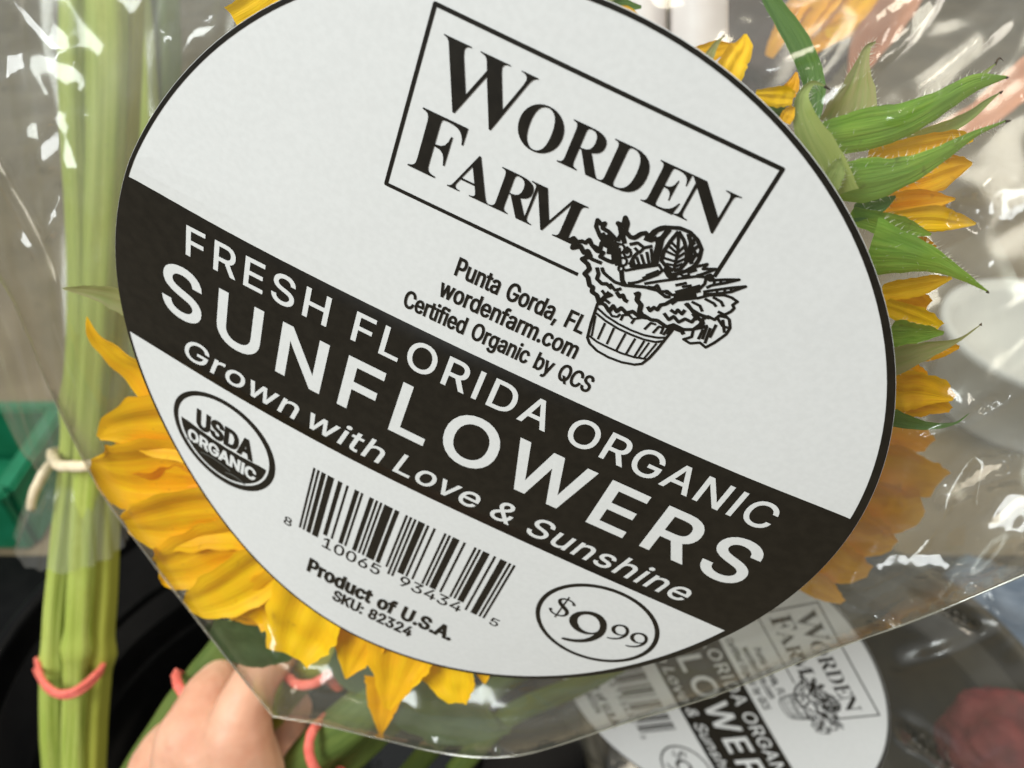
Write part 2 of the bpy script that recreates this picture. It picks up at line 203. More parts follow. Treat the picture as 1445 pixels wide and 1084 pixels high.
SANS={"&":[448,[197,-7,150,-2,110,12,78,34,54,62,39,96,34,133,37,163,47,189,63,213,85,235,140,279,216,335,237,352,255,375,260,389,262,405,258,427,245,445,226,457,201,461,184,459,168,453,155,444,145,431,139,416,137,399,139,380,145,363,169,327,204,284,438,0,364,0,171,231,121,293,102,319,87,344,78,370,75,398,79,430,91,458,109,481,134,499,165,510,200,513,235,510,266,499,290,482,308,459,320,433,324,404,322,382,315,362,305,342,291,325,256,293,154,217,128,195,110,174,100,154,97,131,100,108,109,87,124,70,143,57,166,49,193,46,223,50,251,59,278,75,301,95,321,121,336,151,346,186,349,224,408,224,405,180,397,144,385,115,371,92,345,62,333,47,305,23,271,7,234,-3]],",":[188,[38,-119,68,71,137,71,84,-119]],".":[188,[95,-4,78,-1,63,9,53,24,50,41,53,59,63,73,78,83,95,87,113,83,128,73,138,59,141,41,138,24,128,9,113,-1]],"0":[453,[227,-7,174,1,130,24,95,62,69,113,53,178,48,254,53,330,69,395,95,447,130,484,174,508,227,516,279,508,323,484,358,447,384,395,400,330,405,254,400,178,384,113,359,62,323,24,279,1],[227,50,261,56,290,74,313,103,330,144,340,194,344,254,340,314,330,365,313,405,290,435,261,453,227,460,192,453,163,435,140,405,123,365,113,314,109,254,113,194,123,144,140,103,163,74,192,56]],"1":[453,[76,0,76,55,391,55,391,0],[276,509,276,0,212,0,212,448,209,448,86,358,86,427,198,509]],"2":[453,[64,0,64,47,234,229,282,282,299,305,311,327,318,348,320,371,317,397,308,419,293,436,273,449,250,457,224,460,196,457,172,447,153,433,139,413,130,390,127,362,66,362,71,405,86,442,111,473,143,496,182,511,225,516,268,511,306,497,337,474,361,445,376,411,381,372,378,345,371,318,357,290,336,259,267,180,153,60,153,57,389,57,389,0]],"3":[453,[218,-7,173,-3,133,10,98,30,70,57,52,91,44,132,109,132,115,107,126,87,144,71,165,59,191,52,219,50,248,53,275,61,297,74,315,93,325,116,329,145,326,172,316,196,299,217,275,234,242,244,201,248,157,248,157,299,288,448,288,452,70,452,70,509,372,509,372,461,211,278,211,289,264,288,308,276,344,253,371,222,387,186,393,145,387,103,370,66,344,36,309,12,266,-2]],"4":[453,[40,105,40,158,247,509,311,509,109,166,109,163,413,163,413,105],[282,0,282,121,282,146,282,318,343,318,343,0]],"5":[453,[221,-7,178,-2,140,11,108,32,83,60,66,93,60,130,122,130,127,108,138,89,154,73,173,60,196,52,221,50,250,53,276,64,298,82,314,104,324,131,328,162,324,193,314,221,297,244,275,262,248,273,218,277,192,275,167,268,145,258,128,246,67,253,96,509,366,509,366,452,151,452,134,301,136,301,155,315,178,325,203,331,229,334,263,330,294,321,321,306,345,285,364,260,379,231,388,199,391,163,385,117,369,76,343,41,309,15,268,-1]],"6":[453,[226,-7,182,-1,142,15,109,40,84,74,69,115,64,162,68,199,80,239,102,285,137,340,252,509,322,509,151,261,145,261,154,275,165,288,179,299,196,307,214,312,235,314,278,309,316,295,346,271,370,240,384,201,389,157,384,112,368,73,343,39,310,14,271,-2],[226,48,254,52,279,63,299,79,314,101,324,128,327,157,324,187,314,213,299,235,279,251,254,262,226,265,198,262,174,252,153,235,138,214,128,188,125,158,128,128,138,102,153,79,174,63,198,52]],"8":[453,[226,-7,178,-2,136,11,101,33,74,62,57,96,52,135,55,166,65,195,81,220,101,241,125,256,153,265,153,267,119,282,93,308,76,342,70,380,75,417,90,450,114,477,146,498,184,511,226,516,269,511,306,498,337,477,361,450,377,417,382,380,376,342,359,308,333,282,300,267,300,265,327,256,351,241,372,220,387,195,397,166,401,135,395,96,378,62,352,33,317,11,275,-2],[226,49,258,52,285,60,307,74,323,91,333,113,337,139,333,165,322,189,305,208,283,223,256,232,226,235,196,232,169,223,147,208,130,189,119,165,115,139,119,113,129,91,145,74,167,60,195,52],[226,290,252,292,274,300,293,313,307,330,316,351,319,376,316,399,308,420,294,437,275,449,252,457,226,460,200,457,177,449,159,437,145,420,136,399,133,376,136,351,145,330,159,313,178,300,201,292]],"9":[453,[226,516,271,510,310,494,343,468,368,434,384,393,389,347,385,309,373,270,350,224,315,168,200,0,130,0,301,248,307,248,299,234,287,221,273,210,257,202,238,196,218,195,175,199,137,214,106,237,83,269,68,307,64,352,69,397,85,436,110,469,143,494,182,510],[226,460,199,457,174,446,154,429,138,407,129,381,125,352,129,322,138,295,154,274,174,257,199,247,226,243,254,247,279,257,299,273,314,295,324,321,327,350,324,381,314,407,299,429,279,446,254,457]],":":[188,[95,-4,78,-1,63,9,53,24,50,41,53,59,63,73,78,83,95,87,113,83,128,73,138,59,141,41,138,24,128,9,113,-1],[95,271,78,274,63,284,53,299,50,316,53,334,63,349,78,359,95,362,113,359,128,349,138,334,141,316,138,299,128,284,113,274]],"A":[480,[16,0,201,509,276,509,463,0,395,0,287,302,264,372,232,478,245,478,213,371,191,302,85,0],[110,142,110,199,370,199,370,142]],"C":[510,[267,-7,205,1,150,25,104,63,70,115,48,179,40,254,48,329,70,393,104,445,150,484,205,508,267,516,305,513,340,504,373,490,402,471,427,447,448,418,463,385,473,348,408,348,401,373,389,395,375,413,357,428,337,440,315,449,292,454,267,456,223,450,184,432,150,403,125,364,109,314,103,254,109,194,125,145,151,105,184,76,223,59,267,53,292,55,315,60,337,69,357,81,375,96,389,114,401,136,408,160,473,160,463,124,448,91,428,62,402,38,373,19,341,5,305,-4]],"D":[502,[219,0,96,0,96,57,215,57,272,63,318,81,354,110,379,149,394,198,399,255,394,312,379,361,354,399,320,428,275,446,221,452,93,452,93,509,225,509,294,501,353,478,385,455,412,426,433,391,455,329,462,255,455,181,433,119,411,83,384,54,351,31,291,8],[125,509,125,0,60,0,60,509]],"E":[419,[60,0,60,509,372,509,372,452,125,452,125,286,355,286,355,229,125,229,125,57,375,57,375,0]],"F":[410,[60,0,60,509,369,509,369,452,125,452,125,278,346,278,346,221,125,221,125,0]],"G":[520,[269,-7,205,1,149,25,104,64,69,116,47,179,40,254,47,329,69,393,103,445,149,484,203,508,265,516,304,513,340,504,374,489,403,469,429,445,449,416,465,384,474,349,408,349,399,372,387,393,373,411,356,427,337,439,315,448,291,454,265,456,222,450,183,432,150,404,125,364,109,314,103,254,109,194,125,145,151,105,184,76,224,59,269,53,309,57,345,71,374,93,396,123,410,160,415,202,434,199,283,199,283,256,478,256,478,200,471,141,451,91,419,50,377,19,326,0]],"H":[517,[60,0,60,509,125,509,125,289,392,289,392,509,457,509,457,0,392,0,392,232,125,232,125,0]],"I":[185,[60,0,60,509,125,509,125,0]],"K":[467,[104,145,104,216,139,261,174,303,212,344,364,509,448,509,231,276,228,276],[60,0,60,509,125,509,125,334,124,225,125,193,125,0],[372,0,188,259,228,309,449,0]],"L":[393,[60,0,60,509,125,509,125,57,361,57,361,0]],"N":[523,[60,0,60,509,136,509,343,183,363,151,388,107,414,55,405,54,401,108,399,157,399,195,399,509,463,509,463,0,387,0,202,290,177,331,148,381,108,452,119,454,122,384,124,328,125,291,125,0]],"O":[533,[267,-7,205,1,150,25,105,63,70,115,48,179,40,254,48,329,70,393,105,445,150,484,205,508,267,516,329,508,384,484,429,445,464,393,486,329,493,254,486,179,464,115,429,63,384,25,329,1],[267,53,310,59,349,76,383,105,408,144,425,194,430,254,425,314,408,365,383,404,349,433,310,450,267,456,223,450,184,433,151,404,125,364,109,314,103,254,109,194,125,144,151,105,184,76,223,59]],"P":[445,[60,0,60,509,235,509,289,503,332,487,366,462,390,430,404,391,409,348,404,304,390,265,366,233,332,207,289,191,235,186,109,186,109,242,233,242,269,246,297,256,318,272,333,294,342,319,344,348,342,376,333,402,318,423,297,439,268,449,232,452,125,452,125,0]],"Q":[533,[245,159,313,159,369,85,384,65,468,-48,401,-48,346,27,331,46],[267,-7,205,1,150,25,105,63,70,115,48,179,40,254,48,329,70,393,105,445,150,484,205,508,267,516,329,508,384,484,429,445,464,393,486,329,493,254,486,179,464,115,429,63,384,25,329,1],[267,53,310,59,349,76,383,105,408,144,425,194,430,254,425,314,408,365,383,404,349,433,310,450,267,456,223,450,184,433,151,404,125,364,109,314,103,254,109,194,125,144,151,105,184,76,223,59]],"R":[449,[60,0,60,509,236,509,290,504,333,489,367,465,390,433,405,395,409,352,405,309,390,271,367,240,333,217,289,203,236,198,96,198,96,255,234,255,269,258,298,267,319,281,334,300,342,324,345,352,342,380,334,405,319,425,298,440,269,449,233,452,125,452,125,0],[353,0,230,229,303,229,428,0]],"S":[447,[224,-9,172,-4,128,9,91,31,64,60,46,96,38,137,104,137,110,110,123,88,142,71,166,59,194,52,224,49,257,52,286,60,311,74,329,92,341,114,346,139,342,161,332,179,316,193,296,205,245,222,184,239,128,260,86,289,67,313,56,341,52,372,58,413,75,448,102,476,138,498,180,511,227,516,275,511,316,498,351,476,377,449,394,415,401,378,337,378,326,412,302,437,267,453,225,459,194,456,167,448,145,435,129,418,118,398,115,376,119,352,131,334,148,319,169,308,212,293,264,279,312,264,336,252,359,238,379,220,395,198,405,171,408,139,403,99,386,64,360,34,323,11,278,-4]],"U":[517,[259,-8,203,-2,154,15,114,43,85,80,66,124,60,173,60,509,124,509,124,178,128,144,141,113,160,87,187,68,220,56,259,52,298,56,331,68,357,87,377,113,389,144,393,178,393,509,457,509,457,173,451,124,433,80,403,43,363,15,315,-2]],"W":[686,[155,0,16,509,82,509,163,196,175,145,187,94,197,40,189,40,200,94,211,145,224,196,306,509,380,509,462,196,474,145,486,94,497,40,488,40,499,94,510,145,523,196,603,509,670,509,530,0,455,0,368,323,351,391,336,475,350,475,335,395,318,323,230,0]],"a":[389,[160,-9,126,-5,94,5,68,22,48,45,35,73,30,108,34,138,43,161,58,179,78,193,100,203,125,211,178,220,234,227,252,230,265,235,273,243,276,255,276,257,273,279,267,297,256,311,240,322,220,329,196,331,171,329,149,322,132,313,118,301,107,288,100,274,41,291,57,322,79,346,104,364,133,375,163,382,194,384,239,379,263,372,286,360,306,343,322,320,333,290,337,251,337,0,277,0,277,52,272,52,252,25,236,12,215,1,190,-6],[170,45,202,49,228,59,248,74,263,93,272,115,276,138,276,190,259,182,231,176,200,171,175,168,134,159,117,150,103,139,95,124,92,105,94,87,102,72,114,61,130,52,149,47]],"b":[424,[229,-8,198,-5,172,4,153,17,138,31,118,59,112,59,112,0,53,0,53,509,114,509,114,319,118,319,137,346,152,360,171,373,197,381,229,384,274,378,313,361,345,332,370,293,385,245,390,189,385,133,370,84,346,45,313,16,274,-2],[220,47,253,51,279,66,301,88,316,117,325,151,328,189,325,227,316,261,301,290,280,311,253,325,220,330,188,325,161,312,140,291,125,263,116,229,113,189,116,150,125,115,140,86,162,65,188,51]],"c":[396,[207,-8,159,-2,117,16,82,46,56,85,40,133,34,187,40,243,56,291,82,330,117,360,159,378,207,384,234,383,260,377,284,368,305,356,324,341,340,322,353,301,362,277,303,262,290,289,270,311,242,325,207,330,173,325,145,310,124,287,108,258,99,224,96,187,99,151,108,117,124,89,145,66,173,51,207,46,243,52,271,66,292,89,304,117,363,102,354,78,341,56,325,37,306,21,285,9,261,-1,235,-6]],"d":[424,[195,-8,151,-2,111,16,79,45,55,84,39,133,34,189,39,245,55,293,79,332,112,361,151,378,196,384,228,381,253,373,272,360,287,346,306,319,311,319,311,509,372,509,372,0,313,0,313,59,307,59,287,31,272,17,252,4,227,-5],[205,47,236,51,263,65,284,86,299,115,309,150,312,189,309,229,300,263,284,291,263,312,237,325,205,330,172,325,145,311,124,290,108,261,99,227,96,189,99,151,109,117,124,88,145,66,172,51]],"e":[404,[212,-8,161,-2,117,16,82,46,56,85,40,132,34,187,39,242,55,290,81,329,115,359,157,378,205,384,236,382,266,374,294,361,319,341,341,315,357,282,368,242,371,194,371,169,75,169,75,221,338,221,310,202,307,237,298,269,283,294,263,314,237,326,205,330,173,326,146,313,125,294,109,270,99,241,96,211,96,178,100,139,110,106,128,80,151,61,179,50,212,46,234,48,254,53,271,61,285,73,297,88,306,105,365,91,353,63,335,39,311,19,283,4,249,-5]],"f":[254,[228,379,228,327,6,327,6,379],[81,0,81,432,84,461,96,486,113,505,135,519,161,527,187,530,222,527,243,521,227,468,215,472,195,474,171,470,154,460,145,443,142,419,142,0]],"g":[425,[207,-151,168,-148,134,-140,105,-127,82,-110,64,-91,51,-69,101,-41,122,-66,136,-78,154,-88,178,-95,207,-97,249,-92,282,-75,298,-58,308,-34,311,-6,311,68,306,68,287,41,272,28,252,16,227,8,195,5,152,10,113,27,80,53,55,90,39,136,34,191,39,246,55,293,80,332,112,361,152,378,196,384,228,382,253,373,273,360,288,346,308,319,313,319,313,379,372,379,372,-9,367,-54,350,-90,324,-117,291,-136,251,-147],[205,59,237,63,264,75,285,95,300,121,309,154,312,193,309,231,300,264,285,291,264,312,237,325,205,330,172,325,145,312,124,290,109,262,99,229,96,193,99,155,109,123,124,96,145,76,172,63]],"h":[410,[114,227,114,0,53,0,53,509,114,509,114,287,102,287,124,332,152,362,187,379,227,384,264,380,295,369,321,349,341,321,353,285,357,240,357,0,296,0,296,235,290,275,273,304,246,323,210,329,184,326,161,317,141,303,126,283,117,257]],"i":[167,[53,0,53,379,114,379,114,0],[84,443,67,446,54,455,44,468,41,483,44,499,54,512,67,521,84,524,100,521,114,512,123,499,126,483,123,468,114,455,100,446]],"m":[610,[53,0,53,379,112,379,112,295,108,295,118,323,132,346,151,363,172,376,195,384,219,386,257,380,287,361,309,331,321,295,312,295,322,321,337,343,357,361,381,375,407,383,437,386,468,383,497,372,522,354,541,328,553,296,557,255,557,0,496,0,496,254,490,289,473,313,447,326,419,330,395,328,374,320,358,307,345,290,338,270,335,247,335,0,274,0,274,260,269,288,253,311,229,326,199,330,178,328,158,320,140,307,126,289,117,266,114,238,114,0]],"n":[410,[114,227,114,0,53,0,53,379,112,379,112,287,102,287,124,332,152,362,187,379,227,384,264,380,295,369,321,349,341,321,353,285,357,240,357,0,296,0,296,235,290,275,273,304,246,323,210,329,184,326,161,317,141,303,126,283,117,257]],"o":[415,[207,-8,159,-2,117,16,82,46,56,85,40,133,34,187,40,243,56,291,82,330,117,360,159,378,207,384,256,378,299,360,333,330,359,291,376,243,381,187,376,133,359,85,333,46,299,16,256,-2],[207,46,242,51,270,66,292,89,307,117,316,151,319,187,316,224,307,258,292,287,270,310,242,325,207,330,173,325,145,310,124,287,108,258,99,224,96,187,99,151,108,117,124,89,145,66,173,51]],"r":[259,[53,0,53,379,112,379,112,321,115,321,130,347,152,367,181,380,213,385,229,384,243,384,243,322,230,324,207,326,182,323,159,315,140,301,126,284,117,262,114,237,114,0]],"s":[365,[182,-8,145,-5,112,3,84,18,62,38,45,63,36,94,94,107,105,79,124,60,150,49,181,45,217,50,244,62,262,81,268,103,265,121,254,136,237,147,212,155,149,170,104,186,72,208,53,237,47,274,51,305,65,332,87,354,115,370,149,381,187,384,223,381,254,372,279,358,299,339,314,316,324,290,268,277,258,298,243,316,219,328,187,333,156,329,131,317,114,299,109,277,112,258,124,243,144,232,172,223,229,209,275,194,306,171,325,142,331,107,326,75,312,47,290,24,260,6,223,-5]],"t":[227,[204,379,204,327,6,327,6,379],[65,471,126,471,126,98,128,76,136,61,150,53,170,50,185,51,202,54,213,2,192,-3,168,-4,125,2,92,21,72,52,65,93]],"u":[410,[182,-5,146,-1,115,11,89,31,69,59,57,95,53,139,53,379,114,379,114,144,119,105,137,75,164,56,200,50,226,53,249,62,268,77,283,97,293,122,296,153,296,379,357,379,357,0,298,0,298,92,307,92,286,47,257,17,222,0]],"v":[389,[163,0,17,379,84,379,165,155,187,87,206,21,184,21,203,87,224,155,305,379,371,379,226,0]],"w":[567,[138,0,23,379,87,379,133,214,154,137,175,41,165,41,186,135,206,214,252,379,316,379,362,214,382,136,402,41,391,41,413,135,434,214,480,379,545,379,429,0,368,0,319,172,305,225,291,280,277,338,291,338,277,280,263,225,248,172,199,0]],"y":[389,[47,-139,61,-86,71,-87,88,-90,104,-89,118,-84,130,-74,141,-58,151,-36,163,-1,17,379,84,379,165,155,187,87,206,21,184,21,202,87,224,155,305,379,371,379,204,-58,191,-85,177,-107,159,-124,139,-136,117,-143,91,-145,65,-143]]}
SERIF={"W":[611,[171,-11,32,393,24,413,15,427,3,435,-15,439,-15,455,181,455,181,439,162,437,150,432,143,423,140,410,148,373,223,153,301,353,286,399,278,418,267,429,252,435,229,439,229,455,439,455,439,439,413,436,398,427,393,412,399,386,474,166,541,369,549,406,546,421,538,430,524,436,503,439,503,455,624,455,624,439,607,433,594,421,584,404,575,379,446,-11,428,-11,316,309,190,-11]],"O":[525,[261,-11,213,-6,169,7,129,29,94,58,66,93,45,134,32,179,28,228,32,276,45,321,66,362,95,397,130,426,170,448,216,462,265,466,313,462,357,448,397,427,431,399,459,364,481,323,494,277,498,228,494,179,481,134,459,93,430,58,395,29,355,7,310,-6],[265,12,300,18,328,36,351,66,367,108,376,162,379,228,376,293,365,346,348,389,324,419,294,437,260,443,225,437,196,419,174,389,158,347,148,294,145,228,149,163,159,109,177,67,201,37,230,18]],"R":[473,[15,0,15,17,45,22,62,32,72,50,75,81,75,379,71,406,62,424,44,434,16,439,16,455,217,455,278,452,329,442,367,426,395,403,412,372,417,334,411,296,392,265,360,241,315,224,432,50,452,26,463,19,478,17,480,17,480,0,338,0,201,212,182,212,182,81,185,50,194,32,212,22,242,17,242,0],[182,234,203,234,249,240,280,258,298,290,304,336,299,378,284,407,259,425,224,431,202,429,190,422,184,409,182,385]],"D":[496,[20,0,20,17,47,21,63,30,71,46,74,75,74,374,71,407,61,426,43,435,15,439,15,455,222,455,296,449,357,429,405,396,440,351,461,295,468,228,461,158,441,101,408,57,362,25,302,6,228,0],[222,24,262,30,295,47,319,75,337,115,347,166,351,229,347,291,336,342,319,382,294,410,262,428,223,433,202,431,190,423,184,409,182,385,182,72,184,48,190,34,202,27]],"E":[442,[14,0,14,17,44,20,62,30,72,48,75,78,75,369,72,405,62,425,44,435,16,439,16,455,399,455,399,320,383,320,375,357,361,386,340,406,295,424,232,430,200,428,191,424,186,417,183,388,183,246,193,246,232,252,259,269,277,300,288,345,304,345,304,118,287,118,282,154,273,181,259,201,241,213,216,220,185,222,183,222,183,67,185,47,192,35,206,29,230,28,276,30,313,39,345,53,371,75,393,105,411,143,430,143,402,0]],"N":[494,[403,-11,107,350,107,79,110,49,119,31,136,21,167,17,167,0,18,0,18,17,39,19,54,23,65,30,71,41,75,57,76,79,76,388,36,433,18,439,18,455,156,455,391,169,391,377,390,399,386,414,379,425,369,431,331,439,331,455,480,455,480,439,450,434,433,425,425,407,422,377,422,-11]],"F":[404,[15,0,15,17,45,23,62,34,72,53,75,84,75,375,71,405,61,423,43,433,14,439,14,455,394,455,394,320,377,320,369,357,355,385,336,406,310,420,275,428,230,431,200,429,191,427,186,421,182,398,182,247,190,247,229,253,256,270,274,301,284,347,302,347,302,118,285,118,274,168,257,200,229,218,189,224,182,224,182,81,183,59,188,43,196,31,210,24,229,19,257,17,257,0]],"A":[437,[-9,0,-9,18,9,21,24,30,36,47,49,75,206,466,224,465,384,87,411,34,425,22,443,18,443,0,229,0,229,18,259,21,277,30,283,46,273,81,253,132,103,132,79,71,76,59,75,48,80,32,96,21,124,18,128,18,128,0],[113,161,242,161,177,319]],"M":[634,[14,0,14,17,43,22,61,32,72,50,75,79,75,382,74,402,71,416,64,426,53,432,15,439,15,455,185,455,317,142,449,455,617,455,617,439,590,433,573,423,563,405,560,378,560,85,561,61,565,43,571,31,582,23,596,19,617,17,617,0,396,0,396,17,433,25,443,32,450,44,453,61,455,83,455,399,288,0,270,0,105,389,105,80,109,48,120,30,139,20,169,17,169,0]]}

# ------------------------------------------------------------------ label geometry (label units: 1 = D0 metres)
D0 = 0.13
LX = np.array([0.90484, 0.42568, -0.00729]); LY = np.array([-0.324, 0.6996, 0.63685]); LN = np.array([0.2762, -0.57389, 0.77095])
LP0 = np.array([-0.01611418, -0.05709024, 1.0])
def dip(u, v):                           # how far the sticker bends back from its plane
    s = u * u * ((.04 + .27 * max(0, v)) if u < 0 else (.03 + .05 * max(0, v)))
    return s / .84
def loc(u, v, h=0.0): return (u * D0, -v * D0, -dip(u, v) * D0 + h)   # sticker frame: x right, y up, z towards the viewer
def label_matrix(R, T):
    m = Matrix.Identity(4)
    ax = RB @ R[:, 0], -(RB @ R[:, 1]), -(RB @ R[:, 2])
    t = CAM + RB @ (T * D0)
    for j in range(3):
        for i in range(3): m[i][j] = ax[j][i]
        m[j][3] = t[j]
    return m
R1 = np.array([LX, LY, LN]).T
LM1 = label_matrix(R1, LP0)
R2 = np.array([[0.48511, -0.66724, 0.56521], [0.8744, 0.37729, -0.30509], [-0.00968, 0.64222, 0.76646]]); T2 = np.array([0.7896, 0.9654, 2.5625])
LM2 = label_matrix(R2, T2)

_o = np.array([(-.5488, .0289), (-.5836, .1767), (-.5809, .2776), (-.5661, .3617), (-.5030, .5439), (-.3929, .6762), (-.2196, .7685), (.0138, .8091), (.1091, .7982), (.2007, .7654), (.3202, .6739), (.4587, .5020), (.5231, .3446), (.5468, .2431), (.5447, .0939), (.4677, -.1401), (.3965, -.2283), (.3343, -.2922), (.5307, .0235), (.0445, -.4197), (.1377, -.4026), (.2440, -.3561), (.3366, -.2972), (-.0453, -.4156), (.0328, -.4209), (.2089, -.3708), (-.3567, -.2823), (-.4535, -.1846), (-.5196, -.0710)])
OC = np.array([-.01, .19])
_a = np.arctan2(_o[:, 1] - OC[1], _o[:, 0] - OC[0]); _r = np.hypot(*(_o - OC).T)
def _basis(a): return np.stack([np.ones_like(a)] + [f(k * a) for k in range(1, 5) for f in (np.cos, np.sin)], -1)
_cf = np.linalg.lstsq(_basis(_a), _r, rcond=None)[0]
def out_r(a): return _basis(np.asarray(a, float)) @ _cf
def outline(scale=1.0, off=0.0, n=200):
    a = np.linspace(0, 2 * np.pi, n, endpoint=False); r = out_r(a) * scale + off
    return np.stack([OC[0] + r * np.cos(a), OC[1] + r * np.sin(a)], -1)

def fill(loops, grid=None, only=None):
    """Triangulate the union (non-zero winding) of closed loops; returns vertices, triangles."""
    vs, es = [], []
    for L in loops:
        b = len(vs); k = len(L)
        vs += [Vector((float(x), float(y))) for x, y in L]
        es += [(b + i, b + (i + 1) % k) for i in range(k)]
    if grid:
        A = np.vstack([np.asarray(L) for L in loops]); lo, hi = A.min(0), A.max(0)
        for x in np.arange(lo[0] + grid * .37, hi[0], grid):
            for y in np.arange(lo[1] + grid * .41, hi[1], grid): vs.append(Vector((x, y)))
    V, E, F, *_ = delaunay_2d_cdt(vs, es, [], 0, 1e-7)
    V = np.array([(v.x, v.y) for v in V]); F = np.array([f for f in F if len(f) == 3])
    C = V[F].mean(1); wnd = np.zeros(len(C), int)
    for L in loops:
        L = np.asarray(L, float); A = L; B = np.roll(L, -1, 0)
        for a, b in zip(A, B):
            if a[1] == b[1]: continue
            up = (a[1] <= C[:, 1]) & (b[1] > C[:, 1]); dn = (b[1] <= C[:, 1]) & (a[1] > C[:, 1])
            cr = (b[0] - a[0]) * (C[:, 1] - a[1]) - (C[:, 0] - a[0]) * (b[1] - a[1])
            wnd += (up & (cr > 0)).astype(int); wnd -= (dn & (cr < 0)).astype(int)
    F = F[wnd != 0]
    used = np.unique(F); mp = -np.ones(len(V), int); mp[used] = np.arange(len(used))
    return V[used], mp[F]
def ccw(L):
    L = np.asarray(L, float); x, y = L.T
    return L if np.sum(x * np.roll(y, -1) - np.roll(x, -1) * y) > 0 else L[::-1]
def ribbon(pts, w):
    """closed loops (all ccw) that together cover a pen stroke; w may vary per point"""
    pts = np.asarray(pts, float); w = np.broadcast_to(np.asarray(w, float), (len(pts),)); out = []; q = [pts[0]]; qw = [w[0]]
    for i in range(1, len(pts)):
        k = max(1, int(np.ceil(np.hypot(*(pts[i] - pts[i - 1])) / .03)))
        for j in range(1, k + 1): q.append(pts[i - 1] + (pts[i] - pts[i - 1]) * j / k); qw.append(w[i - 1] + (w[i] - w[i - 1]) * j / k)
    pts, w = np.array(q), np.array(qw)
    for i in range(len(pts) - 1):
        a, b = pts[i], pts[i + 1]; d = b - a
        if np.hypot(*d) < 1e-7: continue
        q = np.array([-d[1], d[0]]) / np.hypot(*d) / 2
        out.append(ccw([a + q * w[i], b + q * w[i + 1], b - q * w[i + 1], a - q * w[i]]))
    for i in range(1, len(pts) - 1):
        t = np.linspace(0, 2 * np.pi, 8, endpoint=False) + .13
        out.append(np.stack([pts[i][0] + w[i] / 2 * np.cos(t), pts[i][1] + w[i] / 2 * np.sin(t)], -1))
    return out
def offset_loop(L, d):                   # grow (d > 0) a glyph contour: outer loops run cw, holes ccw
    L = np.asarray(L, float)
    k = [i for i in range(len(L)) if np.hypot(*(L[i] - L[i - 1])) > 1e-6]; L = L[k]
    a = L - np.roll(L, 1, 0); b = np.roll(L, -1, 0) - L
    na = np.stack([-a[:, 1], a[:, 0]], -1) / np.hypot(*a.T)[:, None]; nb = np.stack([-b[:, 1], b[:, 0]], -1) / np.hypot(*b.T)[:, None]
    m = na + nb; m /= np.maximum((m * na).sum(1), .45)[:, None]
    return L + m * d * 1.0
def glyph(font, ch):
    g = font[ch]; return g[0] / 1000, [np.array(c, float).reshape(-1, 2) / 1000 for c in g[1:]]
def sgn_area(L): x, y = np.asarray(L).T; return np.sum(x * np.roll(y, -1) - np.roll(x, -1) * y)
def text_loops(font, s, u0, u1, base, cap, weight=0.0, track=0.0, capunit=None, xs=None, slant=0.0):
    """a line of text from u0 to u1 on baseline `base` (v runs down); spacing or letter width makes it fit"""
    capunit = capunit or max(p[1] for c in glyph(font, 'E')[1] for p in c)
    k = cap / capunit; loops = []; x = 0.0; items = []
    for ch in s:
        if ch == ' ': x += .26; items.append(None); continue
        adv, cs = glyph(font, ch); cs = [c + np.stack([c[:, 1] * slant, c[:, 1] * 0], -1) for c in cs] if slant else cs; items.append((x, cs)); x += adv + track
    L = [x0 + c[:, 0].min() for it in items if it for x0, cs in [it] for c in cs]; Rr = [x0 + c[:, 0].max() for it in items if it for x0, cs in [it] for c in cs]
    lo, hi = min(L), max(Rr)
    if xs is not None:                   # fixed letter width: fit by letter spacing
        n = sum(1 for c in s if c != ' ') - 1
        return text_loops(font, s, u0, u1, base, cap, weight, track + ((u1 - u0) / (k * xs) - (hi - lo)) / n, capunit)
    kx = (u1 - u0) / (hi - lo)
    for it in items:
        if it is None: continue
        x0, cs = it
        for c in cs:
            q = c.copy()
            q = np.stack([(q[:, 0] + x0 - lo) * kx, q[:, 1] * k], -1)
            if weight: q = offset_loop(q, weight)
            loops.append(np.stack([u0 + q[:, 0], base - q[:, 1]], -1))
    return loops
def circle(c, r, n=72, rev=False):
    t = np.linspace(0, 2 * np.pi, n, endpoint=False)
    if rev: t = t[::-1]
    return np.stack([c[0] + r * np.cos(t), c[1] + r * np.sin(t)], -1)

def art(name, loops, m, h, grid=None):
    V, F = fill(loops, grid)
    pts = [loc(u, v, h) for u, v in V]
    p = np.array(pts); a = np.cross(p[F[:, 1]] - p[F[:, 0]], p[F[:, 2]] - p[F[:, 0]])[:, 2]
    F = np.where((a < 0)[:, None], F[:, ::-1], F)
    return new_mesh(name, pts, F, m, smooth=True)

H1, H2, H3 = .00006, .00012, .00018
ART = []                                 # (name, mesh, label)
def add_art(name, loops, m, h, label=None, grid=None): ART.append((name, art(name, loops, m, h, grid), label))

